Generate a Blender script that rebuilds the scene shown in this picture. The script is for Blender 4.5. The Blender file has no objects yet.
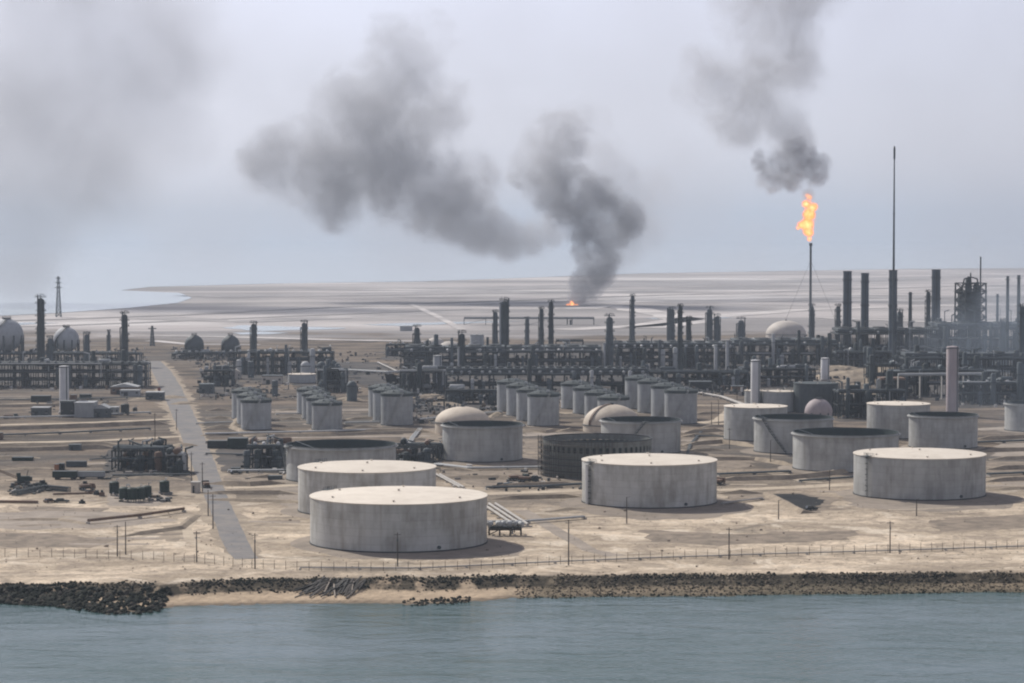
import bpy, math, random
import numpy as np
from mathutils import Vector, Matrix

random.seed(7)
SC = bpy.context.scene
COL = SC.collection
PI = math.pi

# ------------------------------------------------------------------ camera
F, W, H = 2500.0, 1024.0, 683.0
CAMZ = 95.0
PITCH = math.atan((341.5 - 235.0) / F)
cd = bpy.data.cameras.new("camera")
cam = bpy.data.objects.new("camera", cd)
COL.objects.link(cam)
cam.location = (0, 0, CAMZ)
cam.rotation_euler = (PI / 2 - PITCH, 0, 0)
cd.sensor_width = 36.0
cd.lens = 36.0 * F / W
cd.clip_start = 1.0
cd.clip_end = 150000.0
SC.camera = cam
cp, sp = math.cos(PITCH), math.sin(PITCH)


def ray(u, v):
    dx, dy = (u - W / 2) / F, -(v - H / 2) / F
    return dx, cp + dy * sp, -sp + dy * cp


def at(u, v, z=0.0):
    """ground point seen at that place of the photograph"""
    a, b, c = ray(u, v)
    t = (z - CAMZ) / c
    return a * t, b * t


def at_y(u, v, y):
    a, b, c = ray(u, v)
    t = y / b
    return a * t, y, CAMZ + c * t


def mpp(y):
    return (y * cp + CAMZ * sp) / F


def zat(v, y):
    a, b, c = ray(512, v)
    return CAMZ + c * y / b


# ------------------------------------------------------------------ materials
def new_mat(name):
    m = bpy.data.materials.new(name)
    m.use_nodes = True
    nt = m.node_tree
    for n in list(nt.nodes):
        nt.nodes.remove(n)
    return m, nt


class NT:
    """small helper round a node tree"""

    def __init__(self, nt):
        self.nt = nt

    def n(self, kind, **kw):
        x = self.nt.nodes.new(kind)
        for k, val in kw.items():
            setattr(x, k, val)
        return x

    def put(self, sock, val):
        if hasattr(val, "is_linked") or hasattr(val, "links"):
            self.nt.links.new(val, sock)
        else:
            sock.default_value = val

    def math(self, op, a, b=0.0, c=0.0, clamp=False):
        x = self.n("ShaderNodeMath", operation=op, use_clamp=clamp)
        self.put(x.inputs[0], a)
        self.put(x.inputs[1], b)
        if len(x.inputs) > 2:
            self.put(x.inputs[2], c)
        return x.outputs[0]

    def vmath(self, op, a, b=(0, 0, 0)):
        x = self.n("ShaderNodeVectorMath", operation=op)
        self.put(x.inputs[0], a)
        if op == "SCALE":
            self.put(x.inputs[3], b)
        else:
            self.put(x.inputs[1], b)
        return x.outputs["Value"] if op in ("DISTANCE", "LENGTH", "DOT_PRODUCT") else x.outputs[0]

    def noise(self, vec, scale, detail=4.0, rough=0.55, dist=0.0):
        x = self.n("ShaderNodeTexNoise")
        self.put(x.inputs["Vector"], vec)
        x.inputs["Scale"].default_value = scale
        x.inputs["Detail"].default_value = detail
        x.inputs["Roughness"].default_value = rough
        x.inputs["Distortion"].default_value = dist
        return x

    def mr(self, val, a, b, c=0.0, d=1.0, smooth=False):
        x = self.n("ShaderNodeMapRange", interpolation_type="SMOOTHSTEP" if smooth else "LINEAR")
        self.put(x.inputs[0], val)
        for i, q in enumerate((a, b, c, d)):
            self.put(x.inputs[1 + i], q)
        return x.outputs[0]

    def mix(self, fac, a, b, mode="MIX"):
        x = self.n("ShaderNodeMix", data_type="RGBA", blend_type=mode)
        self.put(x.inputs[0], fac)
        self.put(x.inputs[6], a if not isinstance(a, tuple) else (*a[:3], 1))
        self.put(x.inputs[7], b if not isinstance(b, tuple) else (*b[:3], 1))
        return x.outputs[2]

    def sep(self, vec):
        x = self.n("ShaderNodeSeparateXYZ")
        self.put(x.inputs[0], vec)
        return x.outputs

    def comb(self, a, b, c):
        x = self.n("ShaderNodeCombineXYZ")
        for i, q in enumerate((a, b, c)):
            self.put(x.inputs[i], q)
        return x.outputs[0]

    def surf(self, color, rough=0.8, metallic=0.0, spec=0.3, bump=None):
        b = self.n("ShaderNodeBsdfPrincipled")
        self.put(b.inputs["Base Color"], color if not isinstance(color, tuple) else (*color[:3], 1))
        self.put(b.inputs["Roughness"], rough)
        b.inputs["Metallic"].default_value = metallic
        b.inputs["Specular IOR Level"].default_value = spec
        if bump is not None:
            self.put(b.inputs["Normal"], bump)
        o = self.n("ShaderNodeOutputMaterial")
        self.nt.links.new(b.outputs[0], o.inputs["Surface"])
        return b

    def bump(self, height, strength=0.5, distance=0.3):
        x = self.n("ShaderNodeBump")
        x.inputs["Strength"].default_value = strength
        x.inputs["Distance"].default_value = distance
        self.put(x.inputs["Height"], height)
        return x.outputs[0]


def worn(name, col, dark=None, scale=0.25, streak=0.15, amount=0.6, rough=0.7, seams=0.0, metallic=0.0, spec=0.3):
    """painted or bare metal with vertical streaks, blotches and a different shift on every object"""
    m, nt = new_mat(name)
    k = NT(nt)
    tc = k.n("ShaderNodeTexCoord").outputs["Object"]
    rnd = k.n("ShaderNodeObjectInfo").outputs["Random"]
    off = k.math("MULTIPLY", rnd, 83.0)
    vec = k.vmath("ADD", tc, k.comb(off, off, off))
    st = k.noise(k.vmath("MULTIPLY", vec, (1, 1, streak)), scale * 2.2, 6, 0.62).outputs[0]
    bl = k.noise(vec, scale * 0.45, 5, 0.6).outputs[0]
    f = k.math("MULTIPLY", k.mr(k.math("ADD", st, bl), 0.9, 1.2), amount)
    dark = dark or tuple(c * 0.55 for c in col)
    c = k.mix(f, col, dark)
    fine = k.noise(vec, 3.0, 3, 0.7).outputs[0]
    c = k.mix(k.mr(fine, 0.3, 0.75, 0.0, 0.22), c, dark)
    if seams > 0:
        z = k.sep(tc)[2]
        s = k.math("FRACT", k.math("MULTIPLY", z, 1.0 / seams))
        line = k.math("LESS_THAN", s, 0.09)
        c = k.mix(k.math("MULTIPLY", line, 0.22), c, dark)
        xx, yy, _ = k.sep(tc)
        ang = k.math("MULTIPLY", k.math("ARCTAN2", yy, xx), 5.0)
        wn = k.n("ShaderNodeTexWhiteNoise", noise_dimensions="3D")
        k.put(wn.inputs["Vector"], k.comb(k.math("FLOOR", k.math("ADD", ang, k.math("MULTIPLY", k.math("FLOOR", k.math("MULTIPLY", z, 1.0 / seams)), 0.5))), k.math("FLOOR", k.math("MULTIPLY", z, 1.0 / seams)), off))
        pv_ = k.mr(wn.outputs["Value"], 0.0, 1.0, 0.93, 1.05)
        c = k.mix(1.0, c, k.comb(pv_, pv_, pv_), "MULTIPLY")
        top = k.noise(k.vmath("MULTIPLY", vec, (1, 1, 0.02)), 0.9, 4, 0.6).outputs[0]
        c = k.mix(k.mr(top, 0.56, 0.74, 0.0, 0.3), c, (dark[0] * 1.05, dark[1] * 0.92, dark[2] * 0.8))
    tint = k.mr(rnd, 0.0, 1.0, 0.9, 1.06)
    c = k.mix(1.0, c, k.comb(tint, tint, tint), "MULTIPLY")
    k.surf(c, rough, metallic, spec)
    return m


M = {}
M["tank_white"] = worn("tank_white_paint", (0.53, 0.53, 0.505), (0.25, 0.235, 0.205), 0.14, 0.22, 0.75, seams=2.4)
M["tank_grey"] = worn("tank_grey_paint", (0.42, 0.425, 0.41), (0.22, 0.215, 0.20), 0.15, 0.22, 0.7, seams=2.4)
M["small_tank"] = worn("small_tank_paint", (0.37, 0.385, 0.39), (0.22, 0.225, 0.225), 0.3, 0.15, 0.6, seams=2.4)
M["roof_cream"] = worn("tank_roof_cream", (0.66, 0.595, 0.50), (0.47, 0.41, 0.335), 0.12, 1.0, 0.5)
M["roof_dark"] = worn("tank_roof_dark", (0.04, 0.055, 0.058), (0.024, 0.033, 0.034), 0.2, 1.0, 0.6)
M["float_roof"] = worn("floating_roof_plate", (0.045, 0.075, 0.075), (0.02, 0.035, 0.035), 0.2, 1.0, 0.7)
M["rust_shell"] = worn("unpainted_plate", (0.20, 0.215, 0.20), (0.10, 0.095, 0.085), 0.3, 0.2, 0.7, seams=2.2)
M["dome_buff"] = worn("dome_buff", (0.52, 0.45, 0.36), (0.36, 0.30, 0.24), 0.2, 0.5, 0.6)
M["sphere_grey"] = worn("sphere_grey", (0.42, 0.43, 0.44), (0.26, 0.27, 0.28), 0.25, 0.5, 0.6)
M["steel_dark"] = worn("dark_structural_steel", (0.022, 0.030, 0.033), (0.013, 0.018, 0.02), 0.4, 0.5, 0.6)
M["steel_mid"] = worn("weathered_grey_steel", (0.075, 0.092, 0.10), (0.04, 0.05, 0.055), 0.4, 0.3, 0.6)
M["steel_light"] = worn("galvanised_steel", (0.42, 0.43, 0.43), (0.25, 0.26, 0.26), 0.4, 0.3, 0.5)
M["column_dark"] = worn("column_insulation_dark", (0.034, 0.048, 0.05), (0.02, 0.028, 0.03), 0.4, 0.2, 0.6)
M["column_grey"] = worn("column_insulation_grey", (0.085, 0.108, 0.118), (0.05, 0.063, 0.07), 0.4, 0.2, 0.6)
M["stack_grey"] = worn("stack_concrete", (0.065, 0.085, 0.105), (0.042, 0.055, 0.066), 0.3, 0.1, 0.6)
M["white_vessel"] = worn("white_vessel_paint", (0.60, 0.60, 0.60), (0.40, 0.39, 0.38), 0.3, 0.2, 0.5)
M["pinkish"] = worn("pale_pink_plaster", (0.40, 0.34, 0.34), (0.27, 0.23, 0.23), 0.3, 0.2, 0.5)
M["shed_grey"] = worn("shed_sheet_metal", (0.33, 0.345, 0.35), (0.2, 0.2, 0.2), 0.4, 0.2, 0.5)
M["shed_pale"] = worn("pale_render", (0.50, 0.46, 0.41), (0.34, 0.30, 0.26), 0.4, 0.2, 0.5)
M["green_dark"] = worn("dark_green_paint", (0.010, 0.028, 0.024), (0.008, 0.016, 0.014), 0.4, 0.3, 0.5)
M["wood"] = worn("weathered_timber", (0.075, 0.062, 0.052), (0.035, 0.03, 0.026), 0.5, 0.1, 0.6)
M["wood_dark"] = worn("tarred_timber", (0.028, 0.025, 0.022), (0.016, 0.015, 0.013), 0.5, 0.1, 0.6)
M["wood_pale"] = worn("bleached_timber", (0.30, 0.25, 0.20), (0.16, 0.13, 0.10), 0.5, 0.1, 0.6)
M["concrete"] = worn("pale_concrete", (0.42, 0.40, 0.37), (0.28, 0.26, 0.24), 0.3, 1.0, 0.6)
M["orange"] = worn("faded_orange_paint", (0.42, 0.19, 0.09), (0.25, 0.12, 0.07), 0.5, 0.3, 0.6)
M["red"] = worn("faded_red_paint", (0.30, 0.09, 0.07), (0.18, 0.07, 0.05), 0.5, 0.3, 0.6)
M["brown"] = worn("rusty_brown", (0.17, 0.105, 0.07), (0.09, 0.06, 0.045), 0.5, 0.3, 0.7)
M["blue_grey"] = worn("blue_grey_paint", (0.14, 0.19, 0.24), (0.08, 0.1, 0.13), 0.5, 0.3, 0.5)
M["tyre"] = worn("tyre_rubber", (0.02, 0.02, 0.02), (0.03, 0.028, 0.025), 0.5, 1, 0.5, rough=0.9)
M["shade_liner"] = worn("shade_dark_liner", (0.035, 0.052, 0.052), (0.02, 0.03, 0.03), 0.2, 0.3, 0.6)  # shade inside the open tanks is put into this dark colour
M["glass"] = worn("dark_window_glass", (0.03, 0.04, 0.05), (0.02, 0.03, 0.03), 0.5, 1, 0.3, rough=0.15, spec=0.6)
M["wire"] = worn("weathered_wire", (0.12, 0.12, 0.12), (0.07, 0.07, 0.07), 0.5, 1, 0.4)
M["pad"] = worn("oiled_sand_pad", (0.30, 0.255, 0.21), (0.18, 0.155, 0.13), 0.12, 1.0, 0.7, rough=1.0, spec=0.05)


# ------------------------------------------------------------------ mesh collector
class MB:
    def __init__(self):
        self.v, self.f = [], []

    def add(self, vs, fs):
        o = len(self.v)
        self.v.extend(vs)
        self.f.extend([tuple(i + o for i in f) for f in fs])
        return self

    def box(self, cx, cy, z0, sx, sy, sz, rz=0.0):
        c, s = math.cos(rz), math.sin(rz)
        vs = []
        for z in (z0, z0 + sz):
            for a, b in ((-1, -1), (1, -1), (1, 1), (-1, 1)):
                x, y = a * sx / 2, b * sy / 2
                vs.append((cx + x * c - y * s, cy + x * s + y * c, z))
        return self.add(vs, [(3, 2, 1, 0), (4, 5, 6, 7), (0, 1, 5, 4), (1, 2, 6, 5), (2, 3, 7, 6), (3, 0, 4, 7)])

    def lathe(self, cx, cy, prof, n=16, a0=0.0, cap=True):
        """prof: (radius, z) from bottom to top"""
        vs, fs = [], []
        for r, z in prof:
            for i in range(n):
                a = a0 + 2 * PI * i / n
                vs.append((cx + r * math.cos(a), cy + r * math.sin(a), z))
        for k in range(len(prof) - 1):
            for i in range(n):
                j = (i + 1) % n
                fs.append((k * n + i, k * n + j, (k + 1) * n + j, (k + 1) * n + i))
        if cap:
            fs.append(tuple(range(n - 1, -1, -1)))
            t = (len(prof) - 1) * n
            fs.append(tuple(t + i for i in range(n)))
        return self.add(vs, fs)

    def cyl(self, cx, cy, z0, z1, r, r1=None, n=16):
        return self.lathe(cx, cy, [(r, z0), (r if r1 is None else r1, z1)], n)

    def tube(self, p0, p1, r, n=6):
        a, b = Vector(p0), Vector(p1)
        d = (b - a)
        if d.length < 1e-6:
            return self
        d.normalize()
        u = d.orthogonal().normalized()
        w = d.cross(u)
        vs = []
        for q in (a, b):
            for i in range(n):
                t = 2 * PI * i / n
                vs.append(tuple(q + u * (r * math.cos(t)) + w * (r * math.sin(t))))
        fs = [(i, (i + 1) % n, n + (i + 1) % n, n + i) for i in range(n)]
        fs += [tuple(range(n - 1, -1, -1)), tuple(range(n, 2 * n))]
        return self.add(vs, fs)

    def bar(self, p0, p1, w, h):
        """square bar between two points"""
        a, b = Vector(p0), Vector(p1)
        d = (b - a).normalized()
        up = Vector((0, 0, 1)) if abs(d.z) < 0.95 else Vector((0, 1, 0))
        s = d.cross(up).normalized()
        t = s.cross(d)
        vs = []
        for q in (a, b):
            for i, j in ((-1, -1), (1, -1), (1, 1), (-1, 1)):
                vs.append(tuple(q + s * (i * w / 2) + t * (j * h / 2)))
        return self.add(vs, [(3, 2, 1, 0), (4, 5, 6, 7), (0, 1, 5, 4), (1, 2, 6, 5), (2, 3, 7, 6), (3, 0, 4, 7)])

    def ring(self, cx, cy, z0, z1, ri, ro, n=24, a0=0.0, a1=2 * PI):
        full = abs(a1 - a0 - 2 * PI) < 1e-6
        m = n if full else n + 1
        vs, fs = [], []
        for i in range(m):
            a = a0 + (a1 - a0) * i / n
            c, s = math.cos(a), math.sin(a)
            vs += [(cx + ri * c, cy + ri * s, z0), (cx + ro * c, cy + ro * s, z0), (cx + ro * c, cy + ro * s, z1), (cx + ri * c, cy + ri * s, z1)]
        for i in range(n):
            j = (i + 1) % m
            for k in range(4):
                l = (k + 1) % 4
                fs.append((i * 4 + k, j * 4 + k, j * 4 + l, i * 4 + l))
        if not full:
            fs += [(3, 2, 1, 0), ((m - 1) * 4, (m - 1) * 4 + 1, (m - 1) * 4 + 2, (m - 1) * 4 + 3)]
        return self.add(vs, fs)

    def sphere(self, cx, cy, cz, r, n=16, m=10, sz=1.0, zmin=-1.0):
        prof = []
        a0 = math.asin(max(-1, zmin))
        for i in range(m + 1):
            a = a0 + (PI / 2 - a0) * i / m
            prof.append((max(r * math.cos(a), 0.002), cz + r * sz * math.sin(a)))
        return self.lathe(cx, cy, prof, n)

    def hvessel(self, p0, p1, r, n=12):
        """horizontal drum with rounded ends"""
        a, b = Vector(p0), Vector(p1)
        d = (b - a).normalized()
        u = d.orthogonal().normalized()
        w = d.cross(u)
        st = [(-0.45, 0.05), (-0.38, 0.55), (-0.2, 0.87), (0, 1.0)]
        rings = [(a + d * (q * r), s * r) for q, s in st] + [(b - d * (q * r), s * r) for q, s in reversed(st)]
        vs, fs = [], []
        for c, rr in rings:
            for i in range(n):
                t = 2 * PI * i / n
                vs.append(tuple(c + u * (rr * math.cos(t)) + w * (rr * math.sin(t))))
        for k in range(len(rings) - 1):
            for i in range(n):
                j = (i + 1) % n
                fs.append((k * n + i, k * n + j, (k + 1) * n + j, (k + 1) * n + i))
        fs += [tuple(range(n - 1, -1, -1)), tuple((len(rings) - 1) * n + i for i in range(n))]
        return self.add(vs, fs)

    def prism(self, prof, y0, y1):
        """outline in x, z pulled along y"""
        n = len(prof)
        vs = [(x, y0, z) for x, z in prof] + [(x, y1, z) for x, z in prof]
        fs = [(i, (i + 1) % n, n + (i + 1) % n, n + i) for i in range(n)] + [tuple(range(n - 1, -1, -1)), tuple(range(n, 2 * n))]
        return self.add(vs, fs)

    def mesh(self, name, mat, smooth=False):
        me = bpy.data.meshes.new(name)
        me.from_pydata(self.v, [], self.f)
        import bmesh
        bm = bmesh.new()
        bm.from_mesh(me)
        bmesh.ops.recalc_face_normals(bm, faces=bm.faces[:])
        bm.to_mesh(me)
        bm.free()
        me.materials.append(mat)
        if smooth:
            me.polygons.foreach_set("use_smooth", [len(p.vertices) == 4 for p in me.polygons])
            me.set_sharp_from_angle(angle=math.radians(40))
        me.update()
        return me

    def build(self, name, mat, parent=None, smooth=False, loc=None):
        o = bpy.data.objects.new(name, self.mesh(name, mat if not isinstance(mat, str) else M[mat], smooth))
        COL.objects.link(o)
        if parent is not None:
            o.parent = parent
        if loc is not None:
            o.location = loc
        return o


LABELS = {}


def tag(o, label, cat, group=None, kind=None):
    o["label"] = label
    o["category"] = cat
    if group:
        o["group"] = group
    if kind:
        o["kind"] = kind
    key = " ".join(label.lower().split())
    LABELS.setdefault(key, []).append(o.name)
    return o


def thing(name, label, cat, loc, rz=0.0, group=None):
    o = bpy.data.objects.new(name, None)
    COL.objects.link(o)
    o.location = loc if len(loc) == 3 else (*loc, 0.0)
    o.rotation_euler = (0, 0, rz)
    o.empty_display_size = 1.0
    return tag(o, label, cat, group)


def part(name, mesh, parent, loc=(0, 0, 0), rz=0.0):
    """a further object on a mesh that is already there"""
    o = bpy.data.objects.new(name, mesh)
    COL.objects.link(o)
    o.parent = parent
    o.location = loc
    o.rotation_euler = (0, 0, rz)
    return o


def dup(root, loc, label, rz=None, group=None):
    r = root.copy()
    COL.objects.link(r)
    r.location = loc if len(loc) == 3 else (*loc, 0.0)
    if rz is not None:
        r.rotation_euler = (0, 0, rz)
    tag(r, label, root["category"], group)
    for ch in list(root.children):
        c = ch.copy()
        COL.objects.link(c)
        c.parent = r
        for g in ch.children:
            d = g.copy()
            COL.objects.link(d)
            d.parent = c
    return r


def struct(o, kind="structure"):
    o["kind"] = kind
    return o


def interp(tab, x):
    if x <= tab[0][0]:
        return tab[0][1]
    for (a, b), (c, d) in zip(tab, tab[1:]):
        if x <= c:
            return b + (d - b) * (x - a) / (c - a)
    return tab[-1][1]
# ------------------------------------------------------------------ light
SUN_EL, SUN_AZ = math.radians(40.0), math.atan2(-13.0, 15.5)     # the sun stands behind the plant, to the west of the view
sd = Vector((math.sin(SUN_AZ) * math.cos(SUN_EL), math.cos(SUN_AZ) * math.cos(SUN_EL), math.sin(SUN_EL)))
sl = bpy.data.lights.new("sun", "SUN")
sl.energy = SUN_E = 4.0
sl.angle = math.radians(0.5)
sl.color = (1.0, 0.95, 0.87)
so = bpy.data.objects.new("sun", sl)
COL.objects.link(so)
so.rotation_euler = sd.to_track_quat("Z", "Y").to_euler()
so.location = (0, 0, 400)

wd = bpy.data.worlds.new("World")
SC.world = wd
wd.use_nodes = True
nt = wd.node_tree
for n in list(nt.nodes):
    nt.nodes.remove(n)
k = NT(nt)
sky = k.n("ShaderNodeTexSky", sky_type="NISHITA")
sky.sun_disc = False
sky.sun_elevation = SUN_EL
sky.sun_rotation = SUN_AZ
sky.altitude = 0
sky.air_density = 1.0
sky.dust_density = 0.6
sky.ozone_density = 4.0
bg = k.n("ShaderNodeBackground")
bg.inputs["Strength"].default_value = SKY_S = 0.088
hs = k.n("ShaderNodeHueSaturation")
hs.inputs["Saturation"].default_value = 0.25
k.put(hs.inputs["Color"], sky.outputs[0])
k.put(bg.inputs[0], k.mix(1.0, hs.outputs[0], (1.09, 1.06, 1.2), "MULTIPLY"))
wo = k.n("ShaderNodeOutputWorld")
nt.links.new(bg.outputs[0], wo.inputs[0])

SC.view_settings.view_transform = "Standard"
SC.view_settings.look = "None"
SC.view_settings.exposure = 0.27
SC.view_settings.gamma = 1.0
SC.view_settings.use_curve_mapping = False
SC.cycles.use_denoising = True
SC.cycles.max_bounces = 6
SC.cycles.diffuse_bounces = 3
SC.cycles.glossy_bounces = 2
SC.cycles.transmission_bounces = 2
SC.cycles.transparent_max_bounces = 8
SC.cycles.volume_bounces = 1
SC.cycles.volume_step_rate = 1.0
SC.cycles.volume_max_steps = 256
SC.cycles.caustics_reflective = False
SC.cycles.caustics_refractive = False
SC.cycles.pixel_filter_type = "BLACKMAN_HARRIS"
SC.cycles.filter_width = 2.1

# ------------------------------------------------------------------ haze
HAZE_TOP = 470.0
hz = MB().box(0, 19000, -7.0, 44000, 46000, HAZE_TOP + 7.0)
m, nt = new_mat("haze_air")
k = NT(nt)
pv = k.n("ShaderNodeVolumePrincipled")
pv.inputs["Color"].default_value = (0.55, 0.62, 0.72, 1)
pv.inputs["Density"].default_value = HAZE_D = 0.00007
pv.inputs["Anisotropy"].default_value = 0.25
o = k.n("ShaderNodeOutputMaterial")
nt.links.new(pv.outputs[0], o.inputs["Volume"])
haze = struct(hz.build("haze", m), "stuff")

# ------------------------------------------------------------------ shore profile and ground
SEA = -3.5


def shore_table(px, z):
    return [at(u, v, z) for u, v in px]


BANK = shore_table([(-400, 583), (0, 582), (60, 581), (120, 579), (170, 580), (250, 576), (350, 574), (512, 573), (700, 572), (1024, 570), (1400, 568)], 0.0)
EDGE = shore_table([(-400, 600), (0, 602), (60, 606), (110, 612), (150, 611), (172, 606), (250, 605), (350, 603), (430, 605), (470, 602), (512, 598), (700, 596), (1024, 592), (1400, 588)], SEA)


def wob(x, s, seed=0.0):
    return math.sin(x * s + seed) * 0.5 + math.sin(x * s * 2.3 + seed * 1.7) * 0.3 + math.sin(x * s * 5.1 + seed * 0.6) * 0.2


def bank_y(x):
    return interp(BANK, x) + wob(x, 0.16, 1.0) * 1.6


def edge_y(x):
    return interp(EDGE, x) + wob(x, 0.13, 4.0) * 1.4


def ground_z(x, y):
    a, b = edge_y(x), bank_y(x)
    t = (y - a) / (b - a)
    if t >= 1.0:
        return 0.0
    tab = [(-3.0, -6.4), (-0.2, -4.0), (0.0, SEA), (0.42, -2.7), (0.5, -2.3), (0.72, -0.55), (0.85, -0.15), (1.0, 0.0)]
    z = interp(tab, t)
    if -0.3 < t < 0.97:
        z += 0.16 * wob(x * 1.7 + y * 0.9, 0.8, 2.0) * min(1, (1 - t) * 4)
    return z


def axis(lo, hi, step, far_lo, far_hi, grow=1.35):
    a = list(np.arange(lo, hi + 0.01, step))
    s = step
    while a[-1] < far_hi:
        s *= grow
        a.append(a[-1] + s)
    s = step
    while a[0] > far_lo:
        s *= grow
        a.insert(0, a[0] - s)
    return a


xs = axis(-240, 240, 2.0, -21000, 21000)
ys = axis(640, 722, 1.0, 560, 38000, 1.25)
ys = [y for y in ys if y > 600]
gv = [(x, y, ground_z(x, y)) for y in ys for x in xs]
nx = len(xs)
gf = [(j * nx + i, j * nx + i + 1, (j + 1) * nx + i + 1, (j + 1) * nx + i) for j in range(len(ys) - 1) for i in range(nx - 1)]

m, nt = new_mat("desert_ground")
k = NT(nt)
pos = k.n("ShaderNodeNewGeometry").outputs["Position"]
X, Y, Z = k.sep(pos)
big = k.noise(pos, 1 / 190.0, 6, 0.6).outputs[0]
mid = k.noise(k.vmath("MULTIPLY", pos, (0.55, 1.0, 1.0)), 1 / 34.0, 6, 0.62, 0.6).outputs[0]
fine = k.noise(pos, 1 / 6.0, 6, 0.7, 0.3).outputs[0]
grit = k.noise(pos, 1 / 1.6, 5, 0.75).outputs[0]
near = k.mix(k.mr(mid, 0.38, 0.62), (0.72, 0.595, 0.45), (0.39, 0.32, 0.24))
near = k.mix(k.mr(fine, 0.47, 0.66, 0.0, 0.6), near, (0.19, 0.155, 0.12))
blo = k.noise(k.vmath("ADD", pos, (55, 21, 0)), 1 / 17.0, 6, 0.65, 1.2).outputs[0]
near = k.mix(k.mr(blo, 0.52, 0.59, 0.0, 0.65), near, (0.29, 0.24, 0.19))
near = k.mix(k.mr(blo, 0.44, 0.37, 0.0, 0.7), near, (0.72, 0.625, 0.50))
plant = k.mix(k.mr(mid, 0.40, 0.60), (0.225, 0.178, 0.135), (0.085, 0.073, 0.062))
plant = k.mix(k.mr(big, 0.5, 0.66, 0.0, 0.8), plant, (0.12, 0.113, 0.105))
plant = k.mix(k.mr(fine, 0.5, 0.68, 0.0, 0.7), plant, (0.09, 0.085, 0.08))
# tyre tracks: thin pale and dark lines that wander
w = k.n("ShaderNodeTexWave", wave_type="BANDS", bands_direction="Y")
k.put(w.inputs["Vector"], pos)
w.inputs["Scale"].default_value = 0.012
w.inputs["Distortion"].default_value = 14.0
w.inputs["Detail"].default_value = 3.0
w.inputs["Detail Scale"].default_value = 0.35
trk = k.mr(w.outputs["Fac"], 0.93, 0.99, 0.0, 1.0)
near = k.mix(k.math("MULTIPLY", trk, 0.16), near, (0.60, 0.52, 0.42))
plant = k.mix(k.math("MULTIPLY", trk, 0.25), plant, (0.36, 0.30, 0.24))
# oil stains
st = k.noise(k.vmath("ADD", pos, (310, 90, 0)), 1 / 55.0, 5, 0.6, 0.8).outputs[0]
stain = k.mr(st, 0.62, 0.69)
zone = k.mr(k.math("ADD", Y, k.mr(big, 0.2, 0.8, -260, 260)), 760, 1080, 0, 1, True)
col = k.mix(zone, near, plant)
col = k.mix(k.math("MULTIPLY", stain, 0.6), col, (0.10, 0.092, 0.083))
# flats beyond the plant: salt crust, damp silt and bare sand, paled in colour to stand for haze
f1 = k.noise(k.vmath("MULTIPLY", pos, (0.5, 1.0, 1.0)), 1 / 330.0, 6, 0.62, 0.8).outputs[0]
f2 = k.noise(k.vmath("MULTIPLY", k.vmath("ADD", pos, (900, 300, 0)), (0.42, 1.0, 1.0)), 1 / 700.0, 6, 0.66, 1.0).outputs[0]
flat = k.mix(k.mr(f1, 0.42, 0.58), (0.47, 0.435, 0.42), (0.27, 0.255, 0.25))
flat = k.mix(k.mr(f2, 0.54, 0.61), flat, (0.62, 0.59, 0.57))
f3 = k.noise(k.vmath("MULTIPLY", k.vmath("ADD", pos, (100, 700, 0)), (0.35, 1.0, 1.0)), 1 / 200.0, 5, 0.6, 0.3).outputs[0]
flat = k.mix(k.mr(f3, 0.54, 0.66, 0, 0.7), flat, (0.22, 0.215, 0.215))
zone2 = k.mr(k.math("ADD", Y, k.mr(big, 0.2, 0.8, -400, 400)), 2150, 2500, 0, 1, True)
col = k.mix(zone2, col, flat)
g = k.mr(grit, 0.3, 0.7, 0.66, 1.25)
col = k.mix(1.0, col, k.comb(g, g, g), "MULTIPLY")
# bank: clean beach sand low down, wet at the water's edge
lowm = k.mr(Z, -0.35, -0.08, 1.0, 0.0)
beach = k.mix(k.mr(fine, 0.4, 0.65), (0.50, 0.39, 0.275), (0.36, 0.28, 0.20))
beach = k.mix(k.mr(Z, -3.1, -3.45), beach, (0.17, 0.135, 0.10))
rocky = k.math("MULTIPLY", k.mr(Z, -2.4, -2.1, 0.0, 0.95), k.mr(k.noise(k.vmath("MULTIPLY", pos, (1, 0.3, 0.3)), 1 / 7.0, 4, 0.6).outputs[0], 0.36, 0.48, 0.2, 1.0))
beach = k.mix(k.math("MULTIPLY", k.mr(X, -4, 10), k.mr(mid, 0.35, 0.6, 1.0, 0.62)), beach, (0.095, 0.085, 0.06))
beach = k.mix(rocky, beach, (0.06, 0.052, 0.04))
col = k.mix(lowm, col, beach)
bmp = k.bump(k.math("ADD", k.math("MULTIPLY", fine, 2.2), grit), 0.9, 0.5)
k.surf(col, 1.0, 0.0, 0.05, bmp)
GROUND = m
gm = MB()
gm.v, gm.f = gv, gf
ground = struct(gm.build("ground", m))

# ------------------------------------------------------------------ water
m, nt = new_mat("sea_water")
k = NT(nt)
pos = k.n("ShaderNodeNewGeometry").outputs["Position"]
r1 = k.noise(k.vmath("MULTIPLY", pos, (0.6, 1.0, 1.0)), 1 / 1.6, 5, 0.6, 0.4).outputs[0]
r2 = k.noise(k.vmath("MULTIPLY", pos, (0.5, 1.0, 1.0)), 1 / 9.0, 4, 0.55, 0.5).outputs[0]
r3 = k.noise(k.vmath("MULTIPLY", pos, (0.5, 1.0, 1.0)), 1 / 60.0, 4, 0.55).outputs[0]
hgt = k.math("ADD", k.math("MULTIPLY", r1, 0.26), k.math("MULTIPLY", r2, 1.1))
st = k.mr(r3, 0.35, 0.65, 0.35, 1.0)
x = k.n("ShaderNodeBump")
x.inputs["Distance"].default_value = 1.0
k.put(x.inputs["Strength"], st)
k.put(x.inputs["Height"], hgt)
wc = k.mix(k.mr(r3, 0.35, 0.65), (0.028, 0.070, 0.066), (0.045, 0.092, 0.084))
b = k.surf(wc, 0.12, 0.0, 0.36, x.outputs[0])
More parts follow.
